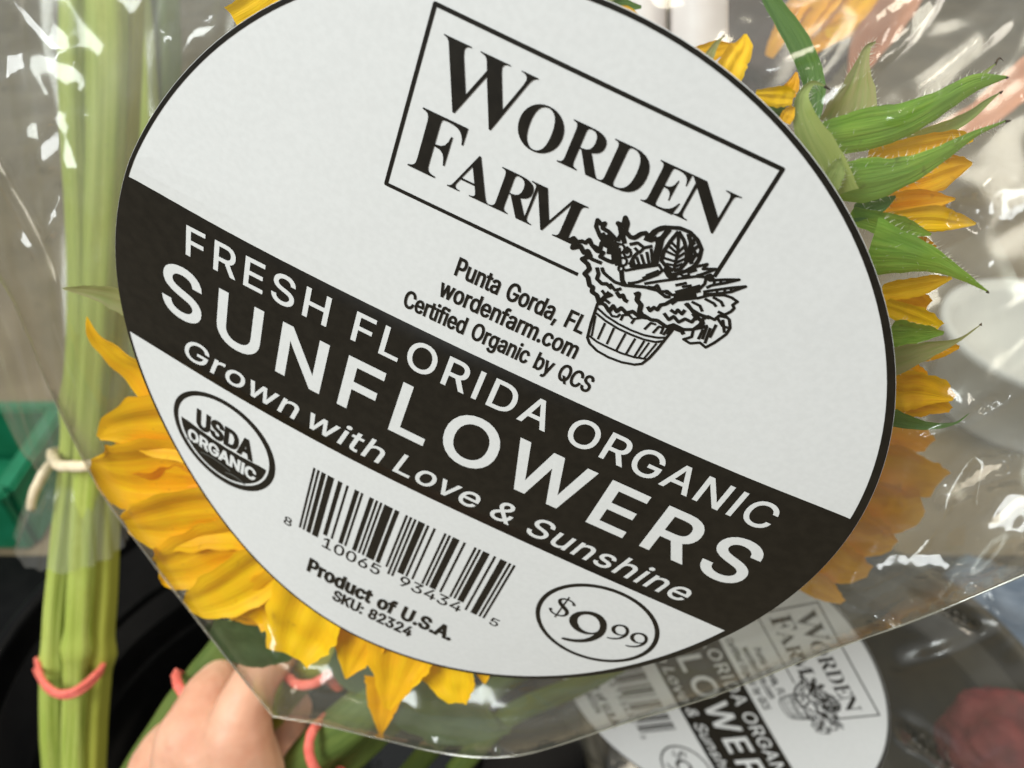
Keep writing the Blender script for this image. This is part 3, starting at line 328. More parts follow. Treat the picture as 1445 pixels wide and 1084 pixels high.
def build_art():
    A = outline(1.0, -.0005); B = outline(1.0, -.0062)
    a = np.linspace(0, 2 * np.pi, 200, endpoint=False); wid = .0058 + .0065 * np.clip(np.cos(a - .1), 0, 1) ** 1.5
    r = out_r(a) - wid; B = np.stack([OC[0] + r * np.cos(a), OC[1] + r * np.sin(a)], -1)
    add_art('border_line', [ccw(A), ccw(B)[::-1]], M['ink'], H1)
    # black band: outline clipped between two straight rows
    def side(v, sg):
        aa = np.linspace(-math.pi, math.pi, 4000); rr = out_r(aa) - .003; uu = OC[0] + rr * np.cos(aa); vv = OC[1] + rr * np.sin(aa)
        k = np.where((np.sign(uu - OC[0]) == sg))[0]; j = k[np.argmin(abs(vv[k] - v))]; return aa[j]
    def edge(v0, v1, sg):
        a0, a1 = side(v0, sg), side(v1, sg)
        if sg < 0: a0, a1 = a0 % (2 * math.pi), a1 % (2 * math.pi)
        aa = np.linspace(a0, a1, 24); rr = out_r(aa) - .003
        return np.stack([OC[0] + rr * np.cos(aa), OC[1] + rr * np.sin(aa)], -1)
    t, bt = .0290, .3440
    band = np.vstack([edge(t, bt, -1), edge(bt, t, 1)])
    add_art('black_band', [ccw(band)], M['ink'], H1 * 1.5, None, .03)
    W = M['white_ink']; K = M['ink']
    L = []
    for s, u0, u1 in (('FRESH', -.4555, -.2315), ('FLORIDA', -.1915, .1065), ('ORGANIC', .1365, .4432)):
        L += text_loops(SANS, s, u0, u1, .1100, .0505, .0008, xs=.93)
    add_art('small_heading', L, W, H3)
    L = text_loops(SANS, 'SUNFLOWERS', -.4945, .4702, .2380, .0965, .0024, xs=.93)
    add_art('large_heading', L, W, H3)
    L = []
    for s, u0, u1 in (('Grown', -.4545, -.2450), ('with', -.2240, -.0945), ('Love', -.0740, .0692), ('&', .0925, .1268), ('Sunshine', .1555, .4262)):
        L += text_loops(SANS, s, u0, u1, .3195, .0455, .0007, .02, slant=.21)
    add_art('slogan', L, W, H3)
    # farm name in serif capitals
    L = []
    def put(ch, u0, u1, v0, v1, wgt=-.0006):
        cs = glyph(SERIF, ch)[1]; q = np.vstack(cs); lo, hi = q.min(0), q.max(0)
        for c in cs:
            d = np.stack([(c[:, 0] - lo[0]) / (hi[0] - lo[0]) * (u1 - u0), (c[:, 1] - lo[1]) / (hi[1] - lo[1]) * (v1 - v0)], -1)
            d = offset_loop(d, wgt); L.append(np.stack([u0 + d[:, 0], v1 - d[:, 1]], -1))
    put('W', -.1775, -.0680, -.3275, -.2530, -.0008)
    for ch, a0, a1 in (('O', -.0735, -.0225), ('R', -.0195, .0300), ('D', .0285, .0770), ('E', .0808, .1215), ('N', .1175, .1752)):
        put(ch, a0, a1, -.3055 if ch == 'O' else -.3043, -.2525 if ch == 'O' else -.2537, -.0003)
    put('F', -.1785, -.1225, -.2450, -.1718, -.0004)
    for ch, a0, a1 in (('A', -.1270, -.0735), ('R', -.0735, -.0235), ('M', -.0370, .0335)):
        put(ch, a0, a1, -.2215, -.1700, -.0003)
    add_art('farm_name', L, K, H2)
    L = ribbon([(.055, -.1375), (-.1975, -.1375), (-.1940, -.3500), (.1958, -.3470), (.1945, -.2085)], .0048)
    add_art('name_frame', L, K, H1)
    L = text_loops(SANS, 'Punta Gorda, FL', -.0840, .0900, -.0628, .0264, .0008)
    L += text_loops(SANS, 'wordenfarm.com', -.0952, .0962, -.0238, .0268, .0008)
    L += text_loops(SANS, 'Certified Organic by QCS', -.1350, .1330, .0168, .0272, .0008)
    add_art('address_text', L, K, H2)
    # round organic seal
    c = np.array([-.371, .474])
    L = [circle(c, .1065), circle(c + (-.001, -.001), .0955, rev=True)]
    add_art('seal_ring', L, K, H1)
    t0 = math.asin(.008 / .0895); tt = np.linspace(t0 - .06, math.pi - t0 + .06, 48)
    disc = np.stack([c[0] + .0895 * np.cos(tt), c[1] + .0895 * np.sin(tt)], -1)
    add_art('seal_half', [ccw(disc)], K, H1, None, .02)
    add_art('seal_top_word', text_loops(SANS, 'USDA', -.4255, -.3125, .4735, .0440, .0026), K, H2)
    add_art('seal_bottom_word', text_loops(SANS, 'ORGANIC', -.4430, -.3005, .5225, .0290, .0017), W, H2)
    L = []
    for y, x0, x1 in ((.527, -.448, -.400), (.538, -.415, -.350), (.549, -.360, -.318)):
        xs = np.linspace(x0, x1, 8); L += ribbon(np.stack([xs, y - .006 * np.sin((xs - x0) / (x1 - x0) * 3.1)], -1), .0028)
    add_art('seal_field_lines', L, M['grey_ink'], H2)
    # barcode
    code = '810065934345'; A_ = ['0001101', '0011001', '0010011', '0111101', '0100011', '0110001', '0101111', '0111011', '0110111', '0001011']
    bits = '101' + ''.join(A_[int(x)] for x in code[:6]) + '01010' + ''.join(''.join('10'[int(b)] for b in A_[int(x)]) for x in code[6:]) + '101'
    x0, x1 = -.1998, .1690; mod = (x1 - x0) / 95; L = []; i = 0
    while i < 95:
        if bits[i] == '1':
            j = i
            while j < 95 and bits[j] == '1': j += 1
            longb = i < 10 or 45 <= i < 50 or i >= 85; g = mod * .06
            a0, a1 = x0 + i * mod - g, x0 + j * mod - g * 0
            L.append(ccw([(a0, .4045), (a1, .4045), (a1, .5755 if longb else .5580), (a0, .5755 if longb else .5580)])); i = j
        else: i += 1
    add_art('barcode', L, K, H1)
    L = text_loops(SANS, '8', -.2300, -.2145, .5885, .0225, .0004) + text_loops(SANS, '5', .1800, .1955, .5845, .0225, .0004)
    L += text_loops(SANS, '10065', -.1490, -.0350, .5925, .0290, .0005) + text_loops(SANS, '93434', .0045, .1240, .5905, .0290, .0005)
    add_art('barcode_digits', L, K, H1)
    L = text_loops(SANS, 'Product of U.S.A.', -.1625, .1325, .6845, .0395, .0022, .02) + text_loops(SANS, 'SKU: 82324', -.1000, .0630, .7300, .0325, .0014)
    add_art('origin_text', L, K, H2)
    # price in a ring
    c = np.array([.338, .4615])
    add_art('price_ring', [circle(c, .1050), circle(c, .0972, rev=True)], K, H1)
    def px8(p): return np.array([(740 + x * .1522, 800 + y * .1522) for x, y in p])
    no = px8([(415, 500), (418, 470), (432, 448), (455, 430), (490, 415), (530, 408), (575, 407), (620, 411), (660, 422), (700, 441), (732, 468), (755, 500), (764, 535), (762, 570), (750, 603), (728, 632), (700, 654), (665, 672), (620, 687), (570, 695), (520, 698), (470, 695), (420, 687), (375, 676), (343, 664), (350, 650), (372, 652), (420, 662), (470, 668), (520, 668), (560, 663), (598, 652), (628, 637), (648, 621), (610, 624), (570, 621), (530, 610), (490, 592), (455, 567), (428, 534)])
    ni = px8([(490, 510), (492, 482), (505, 460), (527, 445), (555, 438), (590, 438), (625, 446), (655, 461), (678, 482), (694, 508), (702, 540), (698, 568), (684, 590), (660, 604), (630, 608), (598, 604), (565, 594), (535, 578), (508, 552)])
    no, ni = np.array([pix2lab(p) for p in no]), np.array([pix2lab(p) for p in ni])
    no, ni = ccw(no), ccw(ni)[::-1]; b0 = np.array([.2958, .4357]); L = [no, ni]
    for o, k in (((.3630, .4341), (.46, .48)), ((.3975, .4345), (.46, .48))): L += [(q - b0) * k + o for q in (no, ni)]
    S = np.array([(.2865, .4375), (.2850, .4330), (.2790, .4300), (.2715, .4298), (.2650, .4325), (.2620, .4385), (.2645, .4450), (.2710, .4505), (.2785, .4555), (.2840, .4620), (.2845, .4700), (.2800, .4765), (.2720, .4795), (.2640, .4785), (.2585, .4745), (.2568, .4690)])
    S = catmull(S, 50); w = .0035 + .0042 * np.exp(-((np.linspace(-1, 1, 50)) / .33) ** 2) + .0025 * (abs(np.linspace(-1, 1, 50)) > .93)
    L2 = ribbon(S, w) + ribbon([(.2722, .4215), (.2716, .4875)], .0026)
    add_art('price_figures', L + L2, K, H2)
    # basket drawing
    def z2(p): return np.array([pix2lab((780 + x * .2306, 280 + y * .2306)) for x, y in p])
    L = []
    for w, p in BASKET: L += ribbon(z2(p), w * .00039)
    for cx_, cy_, r_ in ((413, 305, 27), (430, 385, 24), (458, 335, 22), (418, 428, 16)):
        t = np.linspace(0, 2 * np.pi, 17); L += ribbon(z2(np.stack([cx_ + r_ * np.cos(t), cy_ + r_ * np.sin(t)], -1)), .0030)
    add_art('basket_drawing', L, K, H2)

def cam2(u, v): return LP0 + u * LX + v * LY + dip(u, v) * LN
def lab2pix(u, v): q = cam2(u, v); return np.array([CX + FPX * q[0] / q[2], CY + FPX * q[1] / q[2]])
def pix2lab(p):
    x = np.array([0.0, .2]); p = np.asarray(p, float)
    for _ in range(12):
        q = lab2pix(*x); J = np.stack([(lab2pix(x[0] + 1e-4, x[1]) - q) / 1e-4, (lab2pix(x[0], x[1] + 1e-4) - q) / 1e-4], -1)
        x = x + np.linalg.solve(J, p - q)
    return x

BASKET = [
 (9, [(275,640),(235,760),(212,850),(225,885),(270,930),(340,970),(420,1000),(500,1015),(545,1010),(590,975),(640,920),(700,845),(735,800)]),
 (8, [(275,670),(330,720),(400,765),(480,805),(560,835),(640,850),(690,850)]), (8, [(265,700),(320,745),(400,795),(480,832),(560,862),(630,877),(680,870),(692,850)]),
 (8, [(225,840),(270,875),(340,910),(420,945),(500,970),(570,980)]),
 (7, [(320,760),(275,860)]), (7, [(375,790),(330,890)]), (7, [(445,825),(390,925)]), (7, [(505,855),(445,955)]), (7, [(560,870),(500,965)]), (6, [(590,880),(525,970)]), (6, [(635,885),(560,975)]), (6, [(262,715),(238,840)]),
 (8, [(345,690),(362,718),(395,722),(415,705)]), (8, [(415,745),(430,712),(465,710),(488,735)]), (8, [(480,765),(500,735),(545,728),(590,735)]), (8, [(560,800),(600,760),(632,770)]), (8, [(612,822),(650,782),(676,790),(660,828)]), (8, [(676,835),(700,800),(720,800),(700,832)]),
 (13, [(280,610),(300,640),(320,650),(345,690),(370,655),(390,690),(420,668),(450,700),(490,690),(520,715),(560,715),(600,740),(640,745),(690,780),(740,790),(760,800),(790,810),(800,830)]),
 (15, [(100,255),(140,265),(120,300),(170,290),(190,330),(215,320),(230,350),(205,360),(180,370),(215,400),(225,430),(195,460),(215,480),(225,530),(245,540),(240,570),(270,590),(285,640),(320,600),(350,575)]),
 (13, [(100,255),(130,240),(150,265),(180,260),(200,270),(225,250),(240,285),(290,310),(300,270),(330,290),(290,230),(265,170),(275,130),(300,160),(320,150),(305,180),(340,200),(370,230),(395,260)]),
 (14, [(395,260),(420,220),(412,170),(400,150),(432,165),(445,115),(458,150),(445,200),(475,235),(500,240),(540,215),(570,210),(590,235),(620,200),(660,180),(700,175)]),
 (16, [(300,210),(330,260),(350,300),(345,340)]), (14, [(330,220),(360,260),(385,300)]), (18, [(390,265),(380,320),(395,370),(400,410)]), (14, [(440,180),(430,230),(440,275)]), (13, [(240,285),(270,320),(310,330),(290,355),(340,380),(370,390)]), (12, [(200,340),(240,370),(265,380),(300,395)]),
 (12, [(600,235),(640,195),(700,175),(780,180),(840,205),(885,250),(910,310),(895,370),(870,410),(820,440),(760,460),(700,470)]),
 (11, [(770,200),(720,260),(680,320),(665,380),(690,410),(740,440)]), (11, [(770,200),(805,260),(820,330),(815,390),(780,430),(740,440)]), (9, [(770,215),(765,330),(740,440)]),
 (8, [(762,335),(705,285)]), (8, [(760,352),(690,320)]), (8, [(752,385),(680,362)]), (8, [(748,408),(690,398)]), (8, [(764,305),(722,262)]), (8, [(766,330),(806,290)]), (8, [(762,362),(812,328)]), (8, [(756,392),(812,365)]), (8, [(750,415),(795,398)]),
 (22, [(640,235),(655,270),(640,330),(622,395)]), (16, [(715,185),(670,240),(645,320)]), (12, [(830,215),(845,270),(835,330),(850,400)]), (10, [(870,240),(850,290),(875,340),(850,380)]), (10, [(830,240),(870,280)]), (10, [(890,290),(850,320)]), (10, [(895,340),(845,360)]), (20, [(835,300),(838,390)]), (14, [(560,240),(600,255),(640,240)]),
 (10, [(470,280),(520,270),(560,300),(610,290)]), (9, [(500,300),(530,330),(560,300)]), (10, [(470,405),(500,350),(520,330)]), (9, [(500,408),(490,375)]), (9, [(530,408),(512,355)]), (9, [(562,408),(540,340)]), (9, [(590,405),(575,325)]), (9, [(612,402),(602,305)]), (12, [(470,410),(540,412),(640,400)]), (18, [(470,300),(440,330)]),
 (9, [(440,440),(520,425),(650,405),(670,440),(640,465),(560,495),(520,510),(460,520)]), (12, [(550,490),(640,455)]), (8, [(570,470),(650,440)]), (14, [(420,440),(425,500),(440,525)]), (20, [(690,425),(715,470),(760,480)]), (10, [(680,430),(720,430),(710,465)]),
 (9, [(560,520),(650,505),(760,490),(880,475),(940,480),(930,520),(900,550),(820,570),(740,590),(690,575)]), (13, [(750,575),(830,555),(905,535)]), (9, [(750,530),(820,515)]), (8, [(790,540),(850,530)]), (28, [(740,605),(800,600),(880,590)]), (18, [(720,640),(760,610)]),
 (9, [(760,460),(820,440),(880,415),(945,400),(920,430),(1000,430),(920,460),(880,470)]), (14, [(820,450),(880,430)]), (9, [(940,480),(960,500),(1050,495),(1140,495),(1060,515),(970,530),(940,545)]), (9, [(920,570),(980,560),(1090,545),(1180,537),(1090,570),(1000,582),(920,585)]), (8, [(990,500),(985,530)]), (8, [(1030,498),(1025,520)]), (8, [(1070,496),(1065,512)]), (8, [(1000,560),(1010,580)]), (8, [(1050,553),(1055,576)]), (8, [(1090,547),(1092,568)]), (8, [(780,460),(800,475),(840,465)]), (14, [(940,480),(965,470),(980,500)]),
 (9, [(880,610),(960,590),(1050,590),(1095,605),(1130,630),(1100,650),(1110,670),(1090,690),(1050,710),(1010,690)]), (9, [(850,630),(900,655),(915,690)]), (9, [(930,612),(985,640),(1000,660)]), (9, [(980,602),(1030,630),(1045,660)]), (12, [(820,640),(850,680),(900,710),(960,730)]),
 (9, [(1050,710),(1080,740),(1085,790),(1060,830),(990,880),(935,910),(900,880),(840,885),(800,860),(850,845),(860,800),(910,790)]), (9, [(920,800),(890,860)]), (9, [(965,790),(930,885)]), (9, [(1000,770),(960,850)]), (9, [(1040,740),(1050,820)]), (9, [(1000,720),(1040,780),(1075,790)]), (10, [(910,740),(950,720),(990,740),(1020,715),(1060,725)]), (9, [(940,790),(915,860)]), (12, [(880,720),(920,760),(900,790),(950,780)]),
 (12, [(580,660),(595,685),(620,665),(640,680),(660,650),(690,645),(740,615)]), (11, [(680,700),(710,740),(740,720),(770,755),(810,735),(850,755),(880,720),(840,670),(810,640)]), (11, [(720,680),(750,700),(765,680),(790,705),(810,680)]), (16, [(500,590),(525,580),(515,620),(540,650),(530,690),(545,710)]), (13, [(390,570),(410,600),(430,590),(440,620),(460,630)]), (11, [(300,420),(310,450),(330,470),(380,510),(440,530),(560,540),(640,560),(690,600),(720,600)]), (10, [(580,540),(620,545),(640,530),(660,570),(700,565),(730,590)]), (12, [(270,420),(280,460),(270,490),(300,520),(330,520),(360,550)]), (10, [(350,520),(380,560),(420,550)]),
 (11, [(690,785),(740,770),(800,800),(860,800),(900,770),(920,740)]), (16, [(860,700),(890,740)]), (24, [(860,560),(900,550)]), (30, [(385,300),(392,400)]),
 (10, [(300,560),(330,600),(360,590),(330,570)]), (10, [(310,610),(350,640)]), (9, [(460,515),(500,520)]),
]
build_art()

def place_sticker(parent, matrix, first=True, names=None):
    """the oval sticker and its printing under `parent`"""
    if first:
        V, F = fill([ccw(outline())], .03)
        pts = [loc(u, v, 0) for u, v in V]; p = np.array(pts); a = np.cross(p[F[:, 1]] - p[F[:, 0]], p[F[:, 2]] - p[F[:, 0]])[:, 2]
        F = np.where((a < 0)[:, None], F[:, ::-1], F)
        me = new_mesh('label', pts, F, M['paper'], smooth=False)
        place_sticker.mesh = me
    o = bpy.data.objects.new('label', place_sticker.mesh); COL.objects.link(o)
    o.parent = parent; o.matrix_parent_inverse = parent.matrix_world.inverted(); o.matrix_basis = matrix
    so = o.modifiers.new('thickness', 'SOLIDIFY'); so.thickness = .00015; so.offset = -1
    for nm, me, lb in ART:
        c = bpy.data.objects.new(nm, me); COL.objects.link(c); c.parent = o
    return o

# ------------------------------------------------------------------ setting
def box(name, c, size, m, rot=0, bev=.004, parent=None):
    bm = bmesh.new(); bmesh.ops.create_cube(bm, size=1)
    for v in bm.verts: v.co = Vector((v.co.x * size[0], v.co.y * size[1], v.co.z * size[2]))
    if bev: bmesh.ops.bevel(bm, geom=bm.edges[:], offset=bev, segments=2, affect='EDGES')
    me = bpy.data.meshes.new(name); bm.to_mesh(me); bm.free(); me.materials.append(m)
    o = link(name, me, parent)
    o.location = tuple(map(float, c)); o.rotation_euler = (0, 0, rot)
    return o
gv, gf = [], []
N = 40
for i in range(N + 1):
    for j in range(N + 1): gv.append((-12 + 24 * i / N, -6 + 24 * j / N, .0015 * nz(i * .7, j * .7)))
for i in range(N):
    for j in range(N): a = i * (N + 1) + j; gf.append((a, a + N + 1, a + N + 2, a + 1))
fl = link('floor', new_mesh('floor', gv, gf, M['floor'])); tag(fl, kind='structure')

def lathe(name, prof, m, parent=None, n=96, warp=0.0):
    V, F = [], []
    for r, z in prof:
        for k in range(n):
            a = 2 * math.pi * k / n; rr = r * (1 + warp * nz(math.cos(a) * 2, math.sin(a) * 2, z * 20)); V.append((rr * math.cos(a), rr * math.sin(a), z))
    for i in range(len(prof) - 1):
        for k in range(n):
            F.append((i * n + k, i * n + (k + 1) % n, (i + 1) * n + (k + 1) % n, (i + 1) * n + k))
    return link(name, new_mesh(name, V, F, m), parent)
def bucket(px, py, d, R, label, m, ribs=True):
    c = P(px, py, d); H = c[2]
    t = thing('bucket', (c[0], c[1], 0), label, 'bucket')
    outer = [(.001, .004), (R * .82, .004), (R * .84, .010), (R * .96, H - .02), (R * .965, H - .02), (R * 1.03, H - .018), (R * 1.04, H - .002), (R * 1.02, H), (R * .99, H - .001)]
    inner = []
    K = 44
    for k in range(K + 1):
        f = k / K; inner.append((R * (.98 - .15 * f) + (.0005 * math.sin(f * 38) if ribs else 0), H - .003 - f * (H - .02)))
    o = lathe('wall', outer + inner + [(.001, .016)], m)
    o.parent = t; o.location = (0, 0, 0)
    w = lathe('water', [(.0005, .055), (R * .40, .0552), (R * .848, .055)], M['water']); w.parent = t
    return t, c
bucket(345, 925, .43, .140, 'black plastic bucket holding the green stalks, water in its bottom', M['black_plastic'])
bucket(1165, 1000, .46, .142, 'olive brown bucket under the smaller tilted price label', M['olive_plastic'], False)

# green crate behind the bucket, at the left edge
def crate():
    c = np.array([-.612, .545, 0]); L, W, H = .27, .12, .075
    t = thing('crate', c, 'green plastic crate beside the black bucket', 'crate')
    for nm, dx, dy, sx, sy in (('wall', 0, W / 2, L, .008), ('wall', 0, -W / 2, L, .008), ('wall', L / 2, 0, .008, W - .01), ('wall', -L / 2, 0, .008, W - .01)):
        o = box(nm, (dx, dy, H / 2 + .002), (sx, sy, H), M['green_plastic'], bev=.002); o.parent = t
        r = box('rim', (dx, dy, H + .004), (sx + .012, sy + .008, .010), M['green_plastic'], bev=.003); r.parent = t
    o = box('base', (0, 0, .008), (L - .01, W - .01, .008), M['green_plastic']); o.parent = t
crate()

# ------------------------------------------------------------------ label + film surfaces
def plane_t(px, py):
    r = np.array([(px - CX) / FPX, (py - CY) / FPX, 1.0]); return (LP0 @ LN) / (r @ LN)
LC = np.array([700., 480.])
_ap = np.array([lab2pix(u, v) for u, v in outline(n=160)]); _aa = np.arctan2(_ap[:, 1] - LC[1], _ap[:, 0] - LC[0]); _k = np.argsort(_aa)
_aa = _aa[_k]; _rr = np.hypot(*(_ap - LC).T)[_k]
_tab = np.interp((np.arange(4000) + .5) / 4000 * 2 * math.pi - math.pi, _aa, _rr, period=2 * math.pi).tolist()
def lab_s(px, py):
    a = math.atan2(py - LC[1], px - LC[0]); return math.hypot(px - LC[0], py - LC[1]) / _tab[int((a + math.pi) / (2 * math.pi) * 4000) % 4000]
def lab_depth(px, py):
    u, v = pix2lab((px, py)); return cam2(u, v)[2] * D0
def film_exact(px, py):
    """depth of the front film before its creases"""
    s = lab_s(px, py)
    if s <= 1: return lab_depth(px, py) + .0008
    q = LC + (np.array([px, py]) - LC) / s
    t0 = lab_depth(*q); e = s - 1
    tp = min(max(plane_t(px, py), .3), 3) * D0; t1 = plane_t(*q) * D0
    return t0 + .0008 + .30 * (tp - t1) * math.exp(-e * .5) + .012 * e * e / (.35 + e)

_gx = np.arange(-240, 1741, 20.0); _gy = np.arange(-440, 1161, 20.0)
_gd = [[float(film_exact(x, y)) for x in _gx] for y in _gy]
def film_base(px, py):
    fx = min(max((px + 240) / 20, 0), len(_gx) - 1.001); fy = min(max((py + 440) / 20, 0), len(_gy) - 1.001); i, j = int(fx), int(fy); a, b = fx - i, fy - j
    return (_gd[j][i] * (1 - a) + _gd[j][i + 1] * a) * (1 - b) + (_gd[j + 1][i] * (1 - a) + _gd[j + 1][i + 1] * a) * b

FILM_EDGE = [(-140, -260), (-150, 120), (-60, 300), (20, 430), (75, 560), (140, 690), (220, 800), (300, 903), (385, 1011), (450, 1022), (530, 1041), (620, 1062), (690, 1069), (760, 1060), (880, 1021), (1010, 981), (1160, 922), (1300, 872), (1445, 811), (1620, 735), (1640, 300), (1620, -260), (800, -330)]
FE = np.array(FILM_EDGE, float)
def edge_dist(p):
    a = FE; b = np.roll(FE, -1, 0); d = b - a
    t = np.clip(((p - a) * d).sum(1) / (d * d).sum(1), 0, 1); q = a + d * t[:, None]
    return np.min(np.hypot(*(p - q).T))
def inside(C, L):
    A = L; B = np.roll(L, -1, 0); w = np.zeros(len(C), int)
    for a, b in zip(A, B):
        if a[1] == b[1]: continue
        up = (a[1] <= C[:, 1]) & (b[1] > C[:, 1]); dn = (b[1] <= C[:, 1]) & (a[1] > C[:, 1])
        cr = (b[0] - a[0]) * (C[:, 1] - a[1]) - (C[:, 0] - a[0]) * (b[1] - a[1])
        w += (up & (cr > 0)).astype(int); w -= (dn & (cr < 0)).astype(int)
    return w != 0
# creases: polyline in photo pixels, half width (px), height (mm, towards the viewer)
RIDGES = [
 ([(1165, 838), (1230, 872), (1300, 903)], 8, 1.3), ([(1230, 745), (1300, 735)], 9, 1.2), ([(1215, 765), (1260, 755)], 6, .8),
 ([(1290, 640), (1380, 590), (1480, 530)], 9, 1.6), ([(1290, 720), (1370, 680), (1450, 630)], 24, 3.0), ([(1265, 152), (1320, 115), (1420, 30)], 7, 1.3), ([(1235, 70), (1300, -20)], 6, 1.2),
 ([(1040, 125), (1110, 95), (1190, 60)], 10, 1.6), ([(1090, 180), (1200, 120), (1290, 40), (1330, -20)], 9, 1.2), ([(1180, 150), (1220, 80), (1300, -30)], 6, 1.0), ([(1340, 305), (1440, 260)], 26, 4.0), ([(1390, 400), (1445, 360), (1500, 350)], 12, 1.8),
 ([(1240, 600), (1330, 590), (1420, 560)], 6, .7), ([(1200, 690), (1280, 640)], 6, .7), ([(1330, 870), (1390, 840), (1470, 830)], 14, 2.0), ([(1380, 790), (1440, 760)], 16, 2.0),
 ([(375, 880), (383, 920), (388, 965)], 13, 2.2), ([(520, 1025), (620, 1046), (720, 1055), (800, 1040)], 7, 1.0), ([(385, 1000), (470, 1005), (600, 985)], 10, 1.0), ([(620, 1045), (720, 1020), (900, 985), (1100, 915)], 12, .9), ([(690, 1000), (760, 960)], 7, .6),
 ([(105, 155), (125, 170), (150, 210)], 5, .9), ([(90, 240), (120, 255), (140, 275)], 6, 1.1), ([(25, 225), (60, 170)], 12, 2.0), ([(60, 300), (85, 260), (90, 310), (70, 345)], 8, 1.5), ([(60, 90), (100, 85)], 7, 1.4), ([(10, 0), (60, 60), (90, 90)], 6, .9), ([(40, 430), (90, 400), (120, 380)], 8, 1.0),
 ([(90, 500), (150, 470), (190, 400)], 10, .9), ([(150, 560), (215, 540)], 6, .5), ([(60, 520), (140, 640), (230, 790), (330, 930)], 7, .5), ([(180, 640), (260, 760), (350, 860)], 10, .5), ([(270, 60), (305, 20)], 10, 1.6), ([(255, 20), (265, 90)], 5, .8), ([(170, 130), (205, 170)], 4, .7), ([(225, 40), (250, 150)], 4, .5),
]
_rg = random.Random(11)
for _ in range(4):
    x, y = _rg.uniform(1180, 1500), _rg.uniform(-60, 860); a = _rg.gauss(-.6, .35); l = _rg.uniform(30, 110)
    RIDGES.append(([(x, y), (x + l * math.cos(a) * .5, y + l * math.sin(a) * .5 + _rg.uniform(-8, 8)), (x + l * math.cos(a), y + l * math.sin(a))], _rg.uniform(4, 10), _rg.uniform(.15, .45)))
for _ in range(4):
    x, y = _rg.uniform(-60, 130), _rg.uniform(-60, 480); a = _rg.choice([.9, -1.0]) + _rg.gauss(0, .3); l = _rg.uniform(30, 90)
    RIDGES.append(([(x, y), (x + l * math.cos(a) * .5 + _rg.uniform(-8, 8), y + l * math.sin(a) * .5), (x + l * math.cos(a), y + l * math.sin(a))], _rg.uniform(4, 9), _rg.uniform(.2, .6)))
def ridge_field(G, ridges):
    """G: (n,2) points; sum of crease heights in metres"""
    H = np.zeros(len(G))
    for pl, w, h in ridges:
        pl = catmull(pl, 8); best = np.full(len(G), 1e9); bt = np.zeros(len(G))
        for i in range(len(pl) - 1):
            a, d = pl[i], pl[i + 1] - pl[i]; t = np.clip(((G - a) @ d) / (d @ d), 0, 1); q = a + t[:, None] * d
            r = np.hypot(*(G - q).T); k = r < best; best[k] = r[k]; bt[k] = (i + t[k]) / (len(pl) - 1)
        H += h * .001 * np.exp(-np.abs(best / w) ** 1.5) * np.sin(np.pi * np.clip(bt * .9 + .05, 0, 1)) ** .6
    return H
def facet(px, py, rx, ry, ang, light, depth_fn):
    """a flat crease face of the film, tilted so that an area lamp shows in it"""
    d0 = depth_fn(px, py); p = P(px, py, d0); n = nrm(nrm(CAM - p) + nrm(np.array(light) - p)); nc = RB.T @ n
    k = (np.array([(px - CX) / FPX, (py - CY) / FPX, 1.0]) * d0) @ nc; a = math.radians(ang); ca, sa = math.cos(a), math.sin(a)
    def win(x, y):
        dx, dy = x - px, y - py
        if abs(dx) + abs(dy) > 3 * (rx + ry): return 0.0
        e = math.hypot((dx * ca + dy * sa) / rx, (-dx * sa + dy * ca) / ry) * (1 + .45 * nz(x * .035, y * .035, px * .1))
        return 1 - sstep(e, .72, 1.3)
    def plane(x, y):
        q = np.array([(x - CX) / FPX, (y - CY) / FPX, 1.0]) @ nc
        t = min(max(k / q, d0 - .006), d0 + .006) if abs(q) > 1e-4 else d0
        return t + .00022 * nz(x * .045, y * .045, px * .3) + .00010 * nz(x * .11, y * .11, py * .3)
    return win, plane
FACETS = [(1425, 285, 62, 30, -18, L0), (1432, 728, 48, 44, 0, L0), (1280, 793, 95, 17, 3, L0), (1378, 672, 62, 17, -33, L1), (1268, 744, 44, 9, -4, L1), (1398, 372, 16, 13, -20, L0),
 (70, 208, 17, 34, 25, L0), (75, 302, 9, 30, 15, L0), (92, 88, 13, 6, 10, L1), (1118, 108, 70, 10, -30, L1), (1292, 146, 46, 7, -32, L1), (1172, 136, 24, 13, -42, L0), (1255, 55, 50, 5, -58, L1), (288, 42, 12, 28, 30, L1), (122, 262, 22, 5, 42, L1), (110, 160, 18, 4, 55, L1),
 (384, 905, 8, 40, -12, L0), (628, 1049, 28, 7, 10, L1), (708, 1062, 15, 5, 12, L1), (1345, 598, 80, 6, -27, L1), (1225, 866, 60, 7, 26, L0), (1170, 892, 14, 4, -20, L1), (1385, 825, 40, 10, -28, L1), (1350, 560, 30, 14, 50, L0), (1440, 130, 40, 5, -40, L1), (20, 90, 14, 34, 30, L0), (235, 55, 5, 30, 8, L1), (40, 345, 30, 6, 60, L1)]
